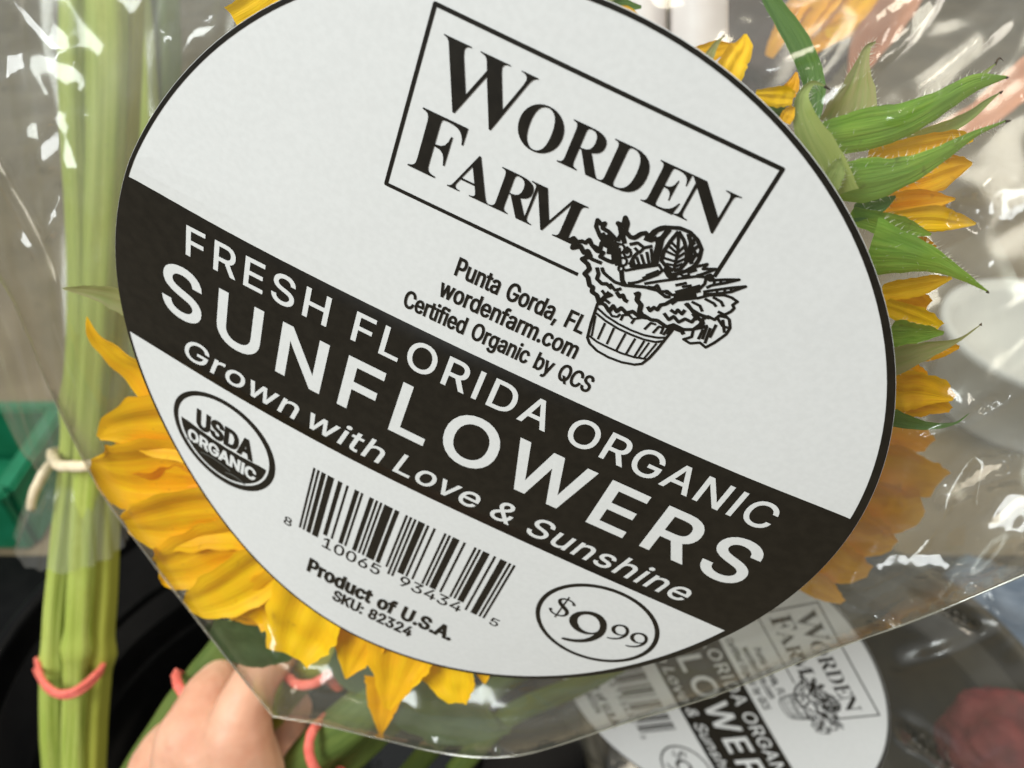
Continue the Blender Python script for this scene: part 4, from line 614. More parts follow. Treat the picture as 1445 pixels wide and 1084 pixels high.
def sheet(name, ridges, depth, m, step, amp, seed, parent, edge=FE, facets=()):
    lo, hi = edge.min(0), edge.max(0)
    pts = [Vector(p) for L in [edge] for p in catmull_closed(L, step)]
    n = len(pts); es = [(i, (i + 1) % n) for i in range(n)]
    EP = np.array([(p.x, p.y) for p in pts])
    gx = np.arange(lo[0], hi[0], step); gy = np.arange(lo[1], hi[1], step * .87)
    G = np.array([(x + (step * .5 if j % 2 else 0), y) for j, y in enumerate(gy) for x in gx])
    G = G[inside(G, EP)]
    dmin = np.array([np.min(np.hypot(*(EP - g).T)) for g in G]); G = G[dmin > step * .6]
    V, E, F, *_ = delaunay_2d_cdt(pts + [Vector(g) for g in G], es, [], 1, 1e-5)
    V = np.array([(v.x, v.y) for v in V]); F = [f for f in F if len(f) == 3]
    ed = np.array([np.min(np.hypot(*(EP - g).T)) for g in V])
    H = ridge_field(V, ridges)
    W = []
    for k, (x, y) in enumerate(V):
        d, mask = depth(x, y, ed[k])
        low = amp * (nz(x * .006, y * .006, seed) + .5 * nz(x * .014, y * .014, seed + 5))
        a = -.6 if x > 650 else 1.0; ca, sa = math.cos(a), math.sin(a); low += amp * .55 * nz((x * ca + y * sa) * .0025, (y * ca - x * sa) * .022, seed + 2)
        d -= mask * (H[k] + low)
        for f in facets:
            a = f[0](x, y) * mask
            if a > 0: d = d + (f[1](x, y) - d) * a
        W.append(P(x, y, d))
    me = new_mesh(name, W, F, m)
    return link(name, me, parent)
def catmull_closed(L, step):
    L = np.asarray(L, float); out = []; k = len(L)
    for i in range(k):
        a, b, c, d = L[i - 1], L[i], L[(i + 1) % k], L[(i + 2) % k]
        n = max(1, int(np.hypot(*(c - b)) / step))
        for t in np.arange(n) / n:
            out.append(.5 * (2 * b + (c - a) * t + (2 * a - 5 * b + 4 * c - d) * t * t + (3 * b - a - 3 * c + d) * t ** 3) * .35 + (b + (c - b) * t) * .65)
    return out
def sstep(x, a, b): t = min(max((x - a) / (b - a), 0), 1); return t * t * (3 - 2 * t)

sl = thing('flower_sleeve', P(700, 480, .17), 'clear crinkled film sleeve with the large oval price label, nearest the viewer', 'flower sleeve', 'clear film flower sleeves')
def d_front(x, y, e):
    s = lab_s(x, y); k = sstep(s, 1.02, 1.2); return film_base(x, y) + .006 * k * (1 - math.sqrt(1 - (1 - min(e / 45, 1)) ** 2)), sstep(s, 1.03, 1.12)
def d_back(x, y, e):
    k = min(e / 260, 1.0); thick = .0068 * sstep(lab_s(x, y), 1.02, 1.2) + .0006 + .056 * math.sqrt(1 - (1 - k) ** 2)
    return film_base(x, y) + thick, sstep(e, 0, 60)
sheet('front_film', RIDGES, d_front, M['film'], 7, .0006, 3.3, sl, facets=[facet(*f, lambda x, y: film_base(x, y) - .0005) for f in FACETS])
_rb = [(p, w * 1.6, h * .9) for p, w, h in [([(x + _rg.uniform(-60, 60), y + _rg.uniform(-60, 60)) for x, y in pl], w, h) for pl, w, h in RIDGES]]
sheet('back_film', _rb, d_back, M['film_back'], 14, .0020, 8.1, sl)
def seam(pts, r):
    A = catmull(pts, 260); V, F = [], []; k = 8; C = [P(x, y, film_base(x, y) + .0063) for x, y in A]
    for i, c in enumerate(C):
        T = nrm(C[min(i + 1, 259)] - C[max(i - 1, 0)]); S = nrm(np.cross(T, CAM - c)); B = np.cross(S, T); q = r * (1 + .5 * nz(A[i][0] * .02, A[i][1] * .02))
        for j in range(k): t = 2 * math.pi * j / k; V.append(c + S * math.cos(t) * q + B * math.sin(t) * q * .3)
    for i in range(259):
        for j in range(k): F.append((i * k + j, i * k + (j + 1) % k, (i + 1) * k + (j + 1) % k, (i + 1) * k + j))
    link('seam', new_mesh('seam', V, F, M['film_seam']), sl)
seam(FILM_EDGE[3:9], .0003); seam(FILM_EDGE[8:20], .00022)
place_sticker(sl, LM1)

# second sleeve with the same sticker, in the bucket to the right
s2 = thing('flower_sleeve', LM2.translation, 'clear film sleeve with the smaller tilted label, behind the large label at the lower right', 'flower sleeve', 'clear film flower sleeves')
def sleeve_two():
    us = np.linspace(-.95, 1.25, 210); vs = np.linspace(-1.15, 1.0, 210); V, F = [], []
    R = []
    g = random.Random(5)
    def pv(px, py):                       # photo pixel -> second label plane
        r = np.array([(px - CX) / FPX, (py - CY) / FPX, 1.0]); n = R2[:, 2]; t = (T2 @ n) / (r @ n); q = R2.T @ (r * t - T2); return q[0], q[1]
    R.append(([pv(1250, 1012), pv(1300, 1042), pv(1350, 1090)], .020, 8.0))
    R.append(([pv(1335, 868), pv(1400, 890), pv(1460, 915)], .014, 3)); R.append(([pv(1390, 860), pv(1410, 895), pv(1460, 930)], .014, 3)); R.append(([pv(1250, 945), pv(1340, 925), pv(1450, 905)], .03, 4))
    for _ in range(34):
        x, y = g.uniform(-.9, 1.2), g.uniform(-1.1, -.45); a = g.gauss(.9, .5); l = g.uniform(.1, .4)
        R.append(([(x, y), (x + l * .5 * math.cos(a), y + l * .5 * math.sin(a) + g.uniform(-.03, .03)), (x + l * math.cos(a), y + l * math.sin(a))], g.uniform(.012, .04), g.uniform(.5, 2.4)))
    G = np.array([(u, v) for u in us for v in vs]); H = ridge_field(G, R); FC = [facet(*f, lambda x, y: .325) for f in [(1300, 1052, 62, 11, 34, L2), (1345, 868, 5, 40, -62, L1)]]
    for (u, v), h in zip(G, H):
        a = math.atan2(v - OC[1], u - OC[0]); s = math.hypot(u - OC[0], v - OC[1]) / float(out_r(np.array([a]))[0]); mk = sstep(s, 1.0, 1.12)
        e = max(s - 1, 0); x, y, z = loc(u, v); z = z if s <= 1 else -dip(u / s, v / s) * D0
        z += -.0004 - .05 * e * e / (.5 + e) + mk * (h + .006 * nz(u * 3, v * 3, 2) + .002 * nz(u * 9, v * 9, 4))
        w = np.array(LM2 @ Vector((x, y, z))); q = RB.T @ (w - CAM); px, py = CX + FPX * q[0] / q[2], CY + FPX * q[1] / q[2]
        for f in FC:
            a = f[0](px, py) * mk
            if a: w = w + (P(px, py, f[1](px, py)) - w) * a
        V.append(w)
    n = len(vs)
    for i in range(len(us) - 1):
        for j in range(n - 1): F.append((i * n + j, i * n + j + 1, (i + 1) * n + j + 1, (i + 1) * n + j))
    link('front_film', new_mesh('front_film', V, F, M['film_far']), s2)
sleeve_two()
place_sticker(s2, LM2, first=False)

# ------------------------------------------------------------------ flowers
def blade(name, pts, widths, m, parent, d, roll=0.0, cup=.12, pleat=.03, n=26, k=13, edge=.07, hairs=0, tip=None, seed=None, plane=False):
    """a petal or leaf along photo-pixel points; d = depth (m) or one depth per point; widths in pixels"""
    rg = random.Random(seed if seed is not None else int(pts[0][0] * 31 + pts[-1][1] * 17))
    q = catmull([(x, y) for x, y in pts], n); w = np.maximum(catmull([(a, 0) for a in widths], n)[:, 0], .4)
    dd = np.full(n, d) if np.isscalar(d) else catmull([(a, 0) for a in d], n)[:, 0]
    C = np.array([P(x, y, z) for (x, y), z in zip(q, dd)]); V, UV = [], []
    ph = rg.uniform(0, 6)
    for i in range(n):
        T = nrm(C[min(i + 1, n - 1)] - C[max(i - 1, 0)]); view = nrm(CAM - C[i]); S = nrm(np.cross(T, view)); Nn = np.cross(S, T)
        hw = w[i] * dd[i] / FPX / 2
        if plane:                          # lie parallel to the film instead of facing the lens
            S0 = S; Nn = -(RB @ LN); Nn = nrm(Nn - T * (Nn @ T)); S = np.cross(T, Nn); S = S if S @ S0 > 0 else -S
            hw /= max(abs(S @ S0), .45)
        cr, sr = math.cos(roll), math.sin(roll); S, Nn = S * cr + Nn * sr, Nn * cr - S * sr
        for j in range(k):
            x = -1 + 2 * j / (k - 1)
            jag = 1 + edge * (nz(i * .45 + ph, (2 if x > 0 else -2) + ph)) * (abs(x) ** 3) * 2
            z = cup * (x * x - .4) * hw * 2 + pleat * math.cos(x * 7.5 + ph * .3) * hw * 2 * (.35 + .65 * math.sin(math.pi * min(1, i / (n - 1) + .1))) + .05 * hw * nz(i * .2, x * 1.5, ph) * 2
            V.append(C[i] + S * hw * x * jag + Nn * z); UV.append(((x + 1) / 2 + ph, i / (n - 1) * 1.0 + ph))
    F = [(i * k + j, i * k + j + 1, (i + 1) * k + j + 1, (i + 1) * k + j) for i in range(n - 1) for j in range(k - 1)]
    fm = [0] * len(F); mats = [m]
    def spike(a, b, r, mi):
        nonlocal V, F, fm
        t = nrm(b - a); s = nrm(np.cross(t, CAM - a)) * r; o = len(V)
        V += [a - s, a + s, b, a + np.cross(s, t)]; UV.extend([(0, 0)] * 4); F += [(o, o + 1, o + 2), (o + 1, o + 3, o + 2), (o + 3, o, o + 2)]; fm += [mi] * 3
    if hairs:
        mats.append(M['hair'])
        for _ in range(hairs):
            i = rg.randrange(1, n - 1); j = rg.choice([0, 0, k - 1, k - 1, k - 1, rg.randrange(k)]); a = V[i * k + j]
            T = nrm(C[i + 1] - C[i]); side = nrm(V[i * k + (k - 1 if j > k // 2 else 0)] - C[i])
            spike(a, a + (T * rg.uniform(.3, 1) + side * rg.uniform(.4, 1) + np.array([rg.gauss(0, .3) for _ in range(3)])) * rg.uniform(.0002, .0010), .00002, 1)
    if tip:                                # dry dark awn at the point
        mats.append(M['awn']); mi = len(mats) - 1
        A = catmull([(q[-1][0], q[-1][1])] + list(tip), 12); L = [P(x, y, dd[-1]) for x, y in A]
        o = len(V)
        for c, r in zip(L, np.linspace(.00032, .00006, 12)):
            T = nrm(L[-1] - L[0]); s = nrm(np.cross(T, CAM - c)) * r; b = np.cross(s, T)
            V += [c + s, c - s * .5 + b * .8, c - s * .5 - b * .8]; UV.extend([(0, 0)] * 3)
        for i in range(11):
            for j in range(3): F.append((o + i * 3 + j, o + i * 3 + (j + 1) % 3, o + i * 3 + 3 + (j + 1) % 3, o + i * 3 + 3 + j)); fm.append(mi)
    return link(name, new_mesh(name, V, F, mats, fmat=fm, uvs=UV), parent)
def disc(c_px, off, r_px, parent, d=None):
    d = d or film_base(*c_px) + off; c = P(*c_px, d); r = r_px * d / FPX; V, F = [], []; ax = -(RB @ LN); a = nrm(np.cross(ax, (0, 0, 1))); b = np.cross(ax, a)
    for i in range(15):
        f = i / 14
        for k in range(48):
            t = 2 * math.pi * k / 48; rr = r * f * (1 + .02 * nz(k, i)); V.append(c + (a * math.cos(t) + b * math.sin(t)) * rr + ax * (.14 * r * (1 - f * f) + .03 * r * nz(k * 2.3, i * 2.1)))
    for i in range(14):
        for k in range(48): F.append((i * 48 + k, i * 48 + (k + 1) % 48, (i + 1) * 48 + (k + 1) % 48, (i + 1) * 48 + k))
    return link('flower_disc', new_mesh('flower_disc', V, F, M['disc']), parent)
def tube(name, pts, m, parent=None, n=40, k=14, rib=.06, seed=0.0, nodes=()):
    """pts: (px, py, depth, radius_px)"""
    A = catmull(pts, n); C = [P(a[0], a[1], a[2]) for a in A]; V, F, UV = [], [], []
    for i in range(n):
        T = nrm(C[min(i + 1, n - 1)] - C[max(i - 1, 0)]); S = nrm(np.cross(T, CAM - C[i])); B = np.cross(S, T); r = A[i][3] * A[i][2] / FPX
        for nd in nodes: r *= 1 + .30 * math.exp(-((i / (n - 1) - nd) / .016) ** 2)
        for j in range(k):
            t = 2 * math.pi * j / k; rr = r * (1 + rib * math.cos(5 * t + seed + i * .012) + .05 * nz(math.cos(t) * 2 + seed, math.sin(t) * 2, i * .22)); V.append(C[i] + (S * math.cos(t) + B * math.sin(t)) * rr); UV.append((abs(j / k - .5) * 2 + seed, i / n * 4))
    for i in range(n - 1):
        for j in range(k): F.append((i * k + j, i * k + (j + 1) % k, (i + 1) * k + (j + 1) % k, (i + 1) * k + j))
    F += [tuple(range(k))[::-1], tuple(range((n - 1) * k, n * k))]
    return link(name, new_mesh(name, V, F, m, uvs=UV), parent)

# --- flower one: lower left of the label
fA = thing('sunflower', P(500, 640, .185), 'yellow sunflower with broad petals spreading from under the lower left edge of the large label', 'sunflower', 'sunflowers in the clear sleeves')
dA = .186
def pA(pts, widths, dof=0.0, m='petal', **k):
    n = len(pts); z = [film_base(*p) + .0045 + dof for p in pts]
    blade('petal', pts, widths, M[m], fA, z, plane=True, **k)
pA([(250, 575), (205, 530), (165, 500), (136, 475), (123, 447)], [70, 68, 48, 26, 2], .004, 'petal', cup=.10, roll=.3)
pA([(360, 625), (280, 605), (215, 600), (165, 605), (139, 618)], [90, 92, 84, 48, 8], .003, 'petal', cup=.10)
pA([(380, 700), (290, 675), (225, 668), (165, 668), (128, 654)], [90, 95, 96, 78, 10], .0055, 'petal', cup=.10)
pA([(400, 735), (320, 728), (250, 735), (205, 740), (176, 740)], [90, 88, 82, 62, 22], .003, 'petal', cup=.10)
pA([(410, 760), (330, 770), (275, 788), (240, 800), (221, 799)], [80, 84, 80, 62, 24], .0055, 'petal', cup=.12)
pA([(430, 780), (370, 805), (320, 833), (285, 850), (263, 856)], [80, 78, 72, 48, 14], .003, 'petal_bright', cup=.12)
pA([(450, 790), (410, 825), (375, 852), (350, 872)], [80, 82, 76, 52], .0065, 'petal', cup=.12)
pA([(470, 790), (440, 845), (422, 890), (408, 926)], [100, 112, 100, 66], .0025, 'petal_bright', cup=.10, pleat=.045)
pA([(525, 830), (510, 885), (498, 925), (488, 958)], [90, 92, 50, 2], .0055, 'petal', cup=.12, pleat=.045)
pA([(580, 860), (563, 920), (554, 960), (547, 1001)], [105, 98, 58, 10], .003, 'petal', cup=.12, pleat=.045)
pA([(600, 880), (624, 930), (637, 965), (646, 993)], [85, 84, 62, 24], .0055, 'petal_bright', cup=.12, pleat=.045)
pA([(670, 920), (680, 945), (684, 965)], [40, 26, 3], .004, 'petal')
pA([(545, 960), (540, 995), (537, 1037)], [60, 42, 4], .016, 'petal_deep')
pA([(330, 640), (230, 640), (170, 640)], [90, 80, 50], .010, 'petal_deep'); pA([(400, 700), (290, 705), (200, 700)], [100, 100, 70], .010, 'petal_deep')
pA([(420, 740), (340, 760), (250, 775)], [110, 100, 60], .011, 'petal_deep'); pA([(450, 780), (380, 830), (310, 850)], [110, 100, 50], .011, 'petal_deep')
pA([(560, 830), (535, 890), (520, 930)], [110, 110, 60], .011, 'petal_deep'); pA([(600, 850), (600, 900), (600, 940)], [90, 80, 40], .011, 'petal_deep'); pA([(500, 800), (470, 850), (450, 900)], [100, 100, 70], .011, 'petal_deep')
for a in range(-50, 95, 16):               # the side of the head behind the label
    t = math.radians(-a * 1.0); ex, ey = math.cos(t), math.sin(t)
    pts = [(500 + ex * r, 640 + ey * r) for r in (70, 150, 230)]
    blade('petal', pts, [50, 66, 8], M['petal'], fA, [film_base(*p) + .016 for p in pts], cup=.1, plane=True)
disc((500, 640), .019, 200, fA)
tube('stem', [(520, 660, .205, 22), (640, 560, .215, 20), (760, 440, .205, 20)], M['stem_dark'], fA)

# --- flower two: right of the label, seen from the side, green bracts
fB = thing('sunflower', P(1100, 400, .135), 'sunflower seen from the side with long green bracts, right of the label', 'sunflower', 'sunflowers in the clear sleeves')
def bB(name, pts, widths, m, off, **k):
    z = [film_base(*p) + .012 + off for p in pts]
    k.setdefault('pleat', .012 if name == 'bract' else .04)
    blade(name, pts, widths, M[m], fB, z, plane=True, **k)
bB('bract', [(1140, 185), (1148, 150), (1147, 110), (1127, 60), (1098, 15), (1070, -25)], [16, 26, 30, 30, 24, 12], 'bract_dark', .004, hairs=20, cup=.2)
bB('bract', [(1188, 275), (1166, 228), (1142, 182), (1131, 142), (1145, 118), (1164, 121)], [46, 50, 38, 20, 8, 2], 'bract_pale', -.004, hairs=100, cup=.22, tip=[(1172, 127)])
bB('bract', [(1170, 265), (1182, 238), (1197, 225)], [26, 24, 4], 'bract_pale', -.005, hairs=30)
bB('bract', [(1192, 180), (1207, 135), (1216, 92), (1224, 68), (1236, 59)], [78, 52, 20, 9, 2], 'bract_olive', .006, hairs=120, cup=.2)
bB('bract', [(1150, 195), (1215, 186), (1275, 172), (1330, 144), (1375, 119), (1420, 109)], [36, 60, 48, 33, 25, 4], 'bract', 0.0, hairs=260, cup=-.12, tip=[(1424, 110)])
bB('bract', [(1340, 140), (1378, 112), (1405, 90)], [14, 9, 1], 'bract_pale', .003, tip=[(1410, 82), (1416, 86)])
bB('bract', [(1280, 195), (1330, 182), (1365, 165), (1395, 142), (1411, 131)], [12, 20, 14, 7, 1], 'bract_pale', .005, hairs=20, tip=[(1416, 128)])
bB('bract', [(1180, 256), (1225, 256), (1280, 243), (1330, 217), (1375, 190), (1419, 171)], [50, 60, 40, 23, 10, 2], 'bract', -.002, hairs=260, cup=-.12, tip=[(1427, 170)])
bB('bract', [(1205, 300), (1240, 290), (1264, 277)], [26, 22, 3], 'bract_dark', .001, hairs=20)
bB('bract', [(1200, 302), (1260, 318), (1314, 331)], [22, 32, 4], 'bract', .001, hairs=30)
bB('bract', [(1222, 356), (1275, 362), (1320, 372), (1355, 388), (1393, 411)], [92, 60, 31, 15, 2], 'bract', -.003, hairs=240, cup=-.14, tip=[(1396, 414)])
bB('bract', [(1256, 470), (1295, 470), (1332, 470)], [42, 28, 4], 'bract', .002, hairs=30)
bB('bract', [(1258, 510), (1310, 493), (1350, 481), (1383, 459)], [40, 24, 6, 1], 'bract_olive', 0.0, hairs=20, tip=[(1385, 456)])
bB('bract', [(1256, 588), (1305, 600), (1345, 598), (1367, 584)], [26, 13, 4, 1], 'bract_dark', -.001, hairs=10)
for pts, w, o, m in [
    ([(1225, 222), (1300, 206), (1345, 198), (1374, 197)], [24, 32, 28, 5], .004, 'petal'), ([(1240, 275), (1310, 250), (1345, 238), (1372, 231)], [40, 48, 36, 3], .005, 'petal'), ([(1260, 240), (1310, 228), (1352, 222)], [34, 30, 4], .008, 'petal_deep'),
    ([(1240, 276), (1300, 264), (1331, 258)], [30, 34, 10], .007, 'petal'), ([(1225, 292), (1290, 286), (1348, 281)], [30, 40, 3], .004, 'petal'), ([(1240, 312), (1310, 308), (1345, 312), (1377, 316)], [26, 38, 26, 3], .003, 'petal_bright'),
    ([(1270, 335), (1300, 344), (1320, 350)], [24, 22, 6], .006, 'petal_deep'), ([(1245, 412), (1300, 402), (1344, 392)], [26, 28, 3], .004, 'petal_bright'), ([(1255, 425), (1290, 426), (1311, 430)], [30, 34, 14], .008, 'petal_deep'),
    ([(1248, 430), (1295, 447), (1327, 461)], [22, 30, 13], .003, 'petal_bright'), ([(1280, 502), (1330, 492), (1354, 490)], [24, 24, 4], .005, 'petal_deep'), ([(1258, 548), (1305, 550), (1347, 562)], [60, 52, 8], .004, 'petal'), ([(1262, 520), (1285, 530), (1305, 545)], [46, 40, 10], .006, 'petal'),
    ([(1262, 568), (1310, 570), (1342, 578)], [34, 36, 8], .007, 'petal_deep'), ([(1240, 262), (1290, 246), (1340, 230)], [70, 60, 20], .012, 'petal_deep'), ([(1240, 305), (1290, 300), (1330, 300)], [60, 60, 20], .012, 'petal_deep'), ([(1240, 340), (1280, 345), (1310, 352)], [60, 40, 8], .013, 'petal_deep')]:
    bB('petal', pts, w, m, o, cup=.14, pleat=.05)
for a in range(100, 260, 20):
    t = math.radians(a); pts = [(1090 + math.cos(t) * r, 400 + math.sin(t) * r) for r in (50, 110, 180)]
    blade('petal', pts, [40, 55, 6], M['petal'], fB, [film_base(*p) + .022 for p in pts], cup=.1, plane=True)
disc((1085, 420), .024, 130, fB)

# --- flower three: peeps over the upper right edge of the label
fC = thing('sunflower', P(1000, 130, .12), 'sunflower mostly hidden, small yellow petal tips over the upper right edge of the large label', 'sunflower', 'sunflowers in the clear sleeves')
def bC(name, pts, widths, m, off, **k): blade(name, pts, widths, M[m], fC, [film_base(*p) + .006 + off for p in pts], plane=True, **k)
bC('petal', [(975, 82), (1005, 72), (1034, 66)], [24, 26, 10], 'petal', .002)
bC('petal', [(1022, 118), (1036, 86), (1048, 68), (1052, 48)], [40, 40, 30, 4], 'petal_bright', 0.0, pleat=.06)
bC('petal', [(1040, 92), (1052, 72), (1057, 57)], [26, 18, 4], 'petal', .002)
bC('bract', [(1000, 82), (1008, 66), (1021, 51)], [14, 9, 1], 'bract_olive', -.001, tip=[(1023, 50)])
bC('petal', [(1066, 134), (1098, 136), (1120, 138)], [14, 30, 20], 'petal_bright', .001, pleat=.06)
bC('petal', [(1106, 172), (1113, 160), (1119, 150)], [18, 18, 6], 'petal', .002)
bC('bract', [(1076, 146), (1098, 156), (1116, 168)], [14, 20, 8], 'bract_dark', .003)
bC('petal', [(1104, 140), (1118, 122), (1124, 102)], [24, 20, 3], 'petal_deep', .008)
bC('petal', [(330, 30), (372, 6), (400, -20)], [40, 40, 20], 'petal_bright', .002); bC('petal', [(420, 20), (400, -5), (380, -30)], [40, 30, 20], 'petal', .004)
bC('bract', [(820, 20), (865, 8), (905, 10)], [26, 24, 4], 'bract_dark', .004); bC('petal', [(840, 25), (880, 14), (902, 22)], [16, 12, 2], 'petal', .002); bC('bract', [(800, 10), (850, -5), (890, -20)], [26, 24, 8], 'bract_olive', .003)
disc((960, 200), .016, 60, fC)

# --- flower four: soft, low on the right behind both film layers
fD = thing('sunflower', P(1180, 680, .22), 'blurred orange petals of a sunflower deeper in the sleeve, right of the black band end', 'sunflower', 'sunflowers in the clear sleeves')
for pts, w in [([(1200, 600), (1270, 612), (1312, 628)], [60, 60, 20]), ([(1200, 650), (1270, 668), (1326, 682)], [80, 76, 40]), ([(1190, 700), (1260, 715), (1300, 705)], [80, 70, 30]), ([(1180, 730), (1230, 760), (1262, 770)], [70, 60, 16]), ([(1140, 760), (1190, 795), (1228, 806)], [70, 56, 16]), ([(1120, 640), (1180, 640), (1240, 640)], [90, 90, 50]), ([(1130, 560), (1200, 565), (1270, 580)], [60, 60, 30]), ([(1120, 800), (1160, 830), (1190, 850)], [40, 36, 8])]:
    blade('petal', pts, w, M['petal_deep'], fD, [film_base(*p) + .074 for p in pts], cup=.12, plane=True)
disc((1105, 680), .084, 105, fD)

# leaves inside the nearest sleeve, under the petals
def leaf_thing(pts, w, off, label, m='leaf', **k):
    o = blade('leaf', pts, w, M[m], None, [film_base(*p) + off for p in pts], n=34, k=17, pleat=.02, plane=True, **k)
    return tag(o, label, 'leaf', 'leaves inside the nearest sleeve')
leaf_thing([(470, 920), (560, 965), (640, 1000), (720, 1030)], [40, 80, 80, 8], .075, 'dark green leaf under the lower petals, nearest the coral band')
leaf_thing([(560, 900), (620, 960), (700, 1030)], [60, 100, 10], .068, 'grey green leaf between the pointed petals')
leaf_thing([(230, 452), (190, 432), (140, 414), (88, 407)], [44, 38, 22, 2], .010, 'thin dry brownish leaf tip left of the black band', 'bract_olive')
leaf_thing([(300, 880), (340, 900), (390, 900), (430, 880)], [20, 60, 60, 20], .024, 'green leaf low in the corner of the film beside the hand')

# ------------------------------------------------------------------ stalks at the left
G_ST = 'green stalks standing in the black bucket'
def stalk(pts, m, label, nodes=(), seed=0.0): return tag(tube('flower_stalk', pts, M[m], None, 90, 22, .11, seed, nodes), label, 'stalk', G_ST)
stalk([(112, -80, .345, 23), (110, 150, .352, 22), (118, 400, .365, 18.9), (104, 640, .385, 17.2), (79, 860, .40, 14.6), (74, 1010, .408, 15.5), (80, 1120, .412, 15.5)], 'stem', 'pale green stalk nearest the left edge, tied with beige and coral bands', (.45, .75), .3)
stalk([(150, -80, .335, 26), (150, 150, .342, 25), (140, 400, .358, 21.5), (126, 640, .377, 19.8), (112, 860, .39, 17.2), (105, 1010, .40, 16.3), (104, 1120, .404, 16.3)], 'stem', 'thickest pale green stalk, in the middle of the tied bunch', (.72,), 1.7)
stalk([(186, -80, .35, 17), (178, 150, .356, 17), (165, 400, .368, 17.2), (154, 640, .384, 17.2), (146, 860, .398, 15.5), (134, 1010, .407, 16.3), (128, 1120, .41, 17.2)], 'stem_olive', 'olive green stalk on the right side of the tied bunch', (.73,), 2.9)
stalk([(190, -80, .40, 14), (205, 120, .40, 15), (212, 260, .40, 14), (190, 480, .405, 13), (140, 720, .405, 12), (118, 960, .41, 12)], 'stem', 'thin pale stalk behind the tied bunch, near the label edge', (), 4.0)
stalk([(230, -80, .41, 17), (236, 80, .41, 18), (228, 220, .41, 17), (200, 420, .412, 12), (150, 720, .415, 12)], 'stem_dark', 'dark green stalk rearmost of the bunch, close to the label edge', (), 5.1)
stalk([(165, -80, .43, 26), (185, 140, .43, 26), (190, 330, .43, 24), (160, 620, .42, 16), (130, 900, .42, 12)], 'stem_dark', 'broad dark green stalk behind the pale stalks', (), 6.3)

def band(name, loop, m, label, r=.0014):
    A = catmull(loop + [loop[0]], 60); C = [P(*a) for a in A]; V, F = [], []; k = 8
    for i in range(60):
        T = nrm(C[(i + 1) % 59] - C[i - 1 if i else 58]); S = nrm(np.cross(T, CAM - C[i])); B = np.cross(S, T)
        for j in range(k): t = 2 * math.pi * j / k; V.append(C[i] + (S * math.cos(t) * 1.5 + B * math.sin(t) * .8) * r * (1 + .15 * nz(i * .3, j)))
    for i in range(59):
        for j in range(k): F.append((i * k + j, i * k + (j + 1) % k, (i + 1) * k + (j + 1) % k, (i + 1) * k + j))
    return tag(link(name, new_mesh(name, V, F, M[m])), label, 'rubber band', 'rubber bands round the stalks')
band('rubber_band', [(52, 930, .402), (62, 962, .388), (86, 978, .380), (115, 968, .382), (146, 936, .397), (120, 925, .425), (80, 925, .43)], 'coral', 'coral rubber band low on the tied green stalks at the left', .0010)
band('rubber_band', [(50, 945, .405), (66, 972, .39), (90, 983, .381), (118, 974, .383), (144, 944, .397), (120, 932, .425), (80, 930, .43)], 'coral', 'second turn of coral rubber doubled under the first on the left stalks', .0009)
band('rubber_band', [(72, 640, .380), (82, 656, .366), (100, 658, .360), (120, 658, .358), (146, 652, .364), (165, 640, .38), (120, 632, .415)], 'beige', 'beige rubber band gathering the film round the left stalks', .0017)
band('rubber_band', [(78, 645, .38), (62, 665, .375), (47, 695, .374), (44, 718, .378), (48, 700, .382), (62, 672, .38)], 'beige', 'loose loop of beige rubber hanging left of the stalks', .0013)

# film sleeve round those stalks
s3 = thing('flower_sleeve', P(105, 655, .37), 'clear wrinkled film gathered round the green stalks at the left', 'flower sleeve', 'clear film flower sleeves')
def sleeve_three():
    V, F = [], []; nt, na = 130, 150; g = random.Random(3)
    for i in range(nt):
        t = -.13 + 1.18 * i / (nt - 1); c = P(108 + 26 * t, 655 - 760 * t, .385 - .05 * t)
        if t < 0: r = .017 + .10 * (-t) ** 1.1
        else: r = .0172 + .075 * t ** .85
        for j in range(na):
            a = 2 * math.pi * j / na; ca, sa = math.cos(a), math.sin(a)
            wr = .10 * abs(nz(ca * 2.6, sa * 2.6, t * 2.2)) + .05 * nz(ca * 5 + t * 3, sa * 5, t * 3) + .012 * abs(nz(ca * 13 - t * 4, sa * 13, t * 6))
            f = .35 if t < .04 else 1.0; rr = r * (1 + wr * 1.5 * (f + (1.2 if t < -.02 else 0)))
            V.append(c + np.array([ca * rr, sa * rr * .8, 0]) + np.array([0, 0, .004 * nz(ca * 3, sa * 3, 7)]))
    for i in range(nt - 1):
        for j in range(na): F.append((i * na + j, i * na + (j + 1) % na, (i + 1) * na + (j + 1) % na, (i + 1) * na + j))
    link('gathered_film', new_mesh('gathered_film', V, F, M['film_far']), s3)
sleeve_three()

# stalks low in the middle, held by the hand
G_MID = 'green stalks low in the middle'
def stalk2(pts, m, label, seed): return tag(tube('flower_stalk', pts, M[m], None, 40, 16, .07, seed), label, 'stalk', G_MID)
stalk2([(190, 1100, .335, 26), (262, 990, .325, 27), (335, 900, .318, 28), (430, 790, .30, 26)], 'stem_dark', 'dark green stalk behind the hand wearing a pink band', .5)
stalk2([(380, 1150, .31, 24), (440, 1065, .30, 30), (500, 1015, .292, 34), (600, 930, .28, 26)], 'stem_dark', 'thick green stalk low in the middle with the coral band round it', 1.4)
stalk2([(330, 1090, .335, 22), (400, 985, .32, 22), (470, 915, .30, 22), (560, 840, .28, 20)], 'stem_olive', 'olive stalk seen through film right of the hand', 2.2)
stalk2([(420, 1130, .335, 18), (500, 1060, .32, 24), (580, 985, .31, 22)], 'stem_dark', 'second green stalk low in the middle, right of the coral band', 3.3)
stalk2([(640, 1090, .36, 14), (720, 1010, .35, 15), (830, 960, .34, 14), (960, 880, .33, 14)], 'stem_dark', 'dim stalk behind film below the price ring', 4.4)
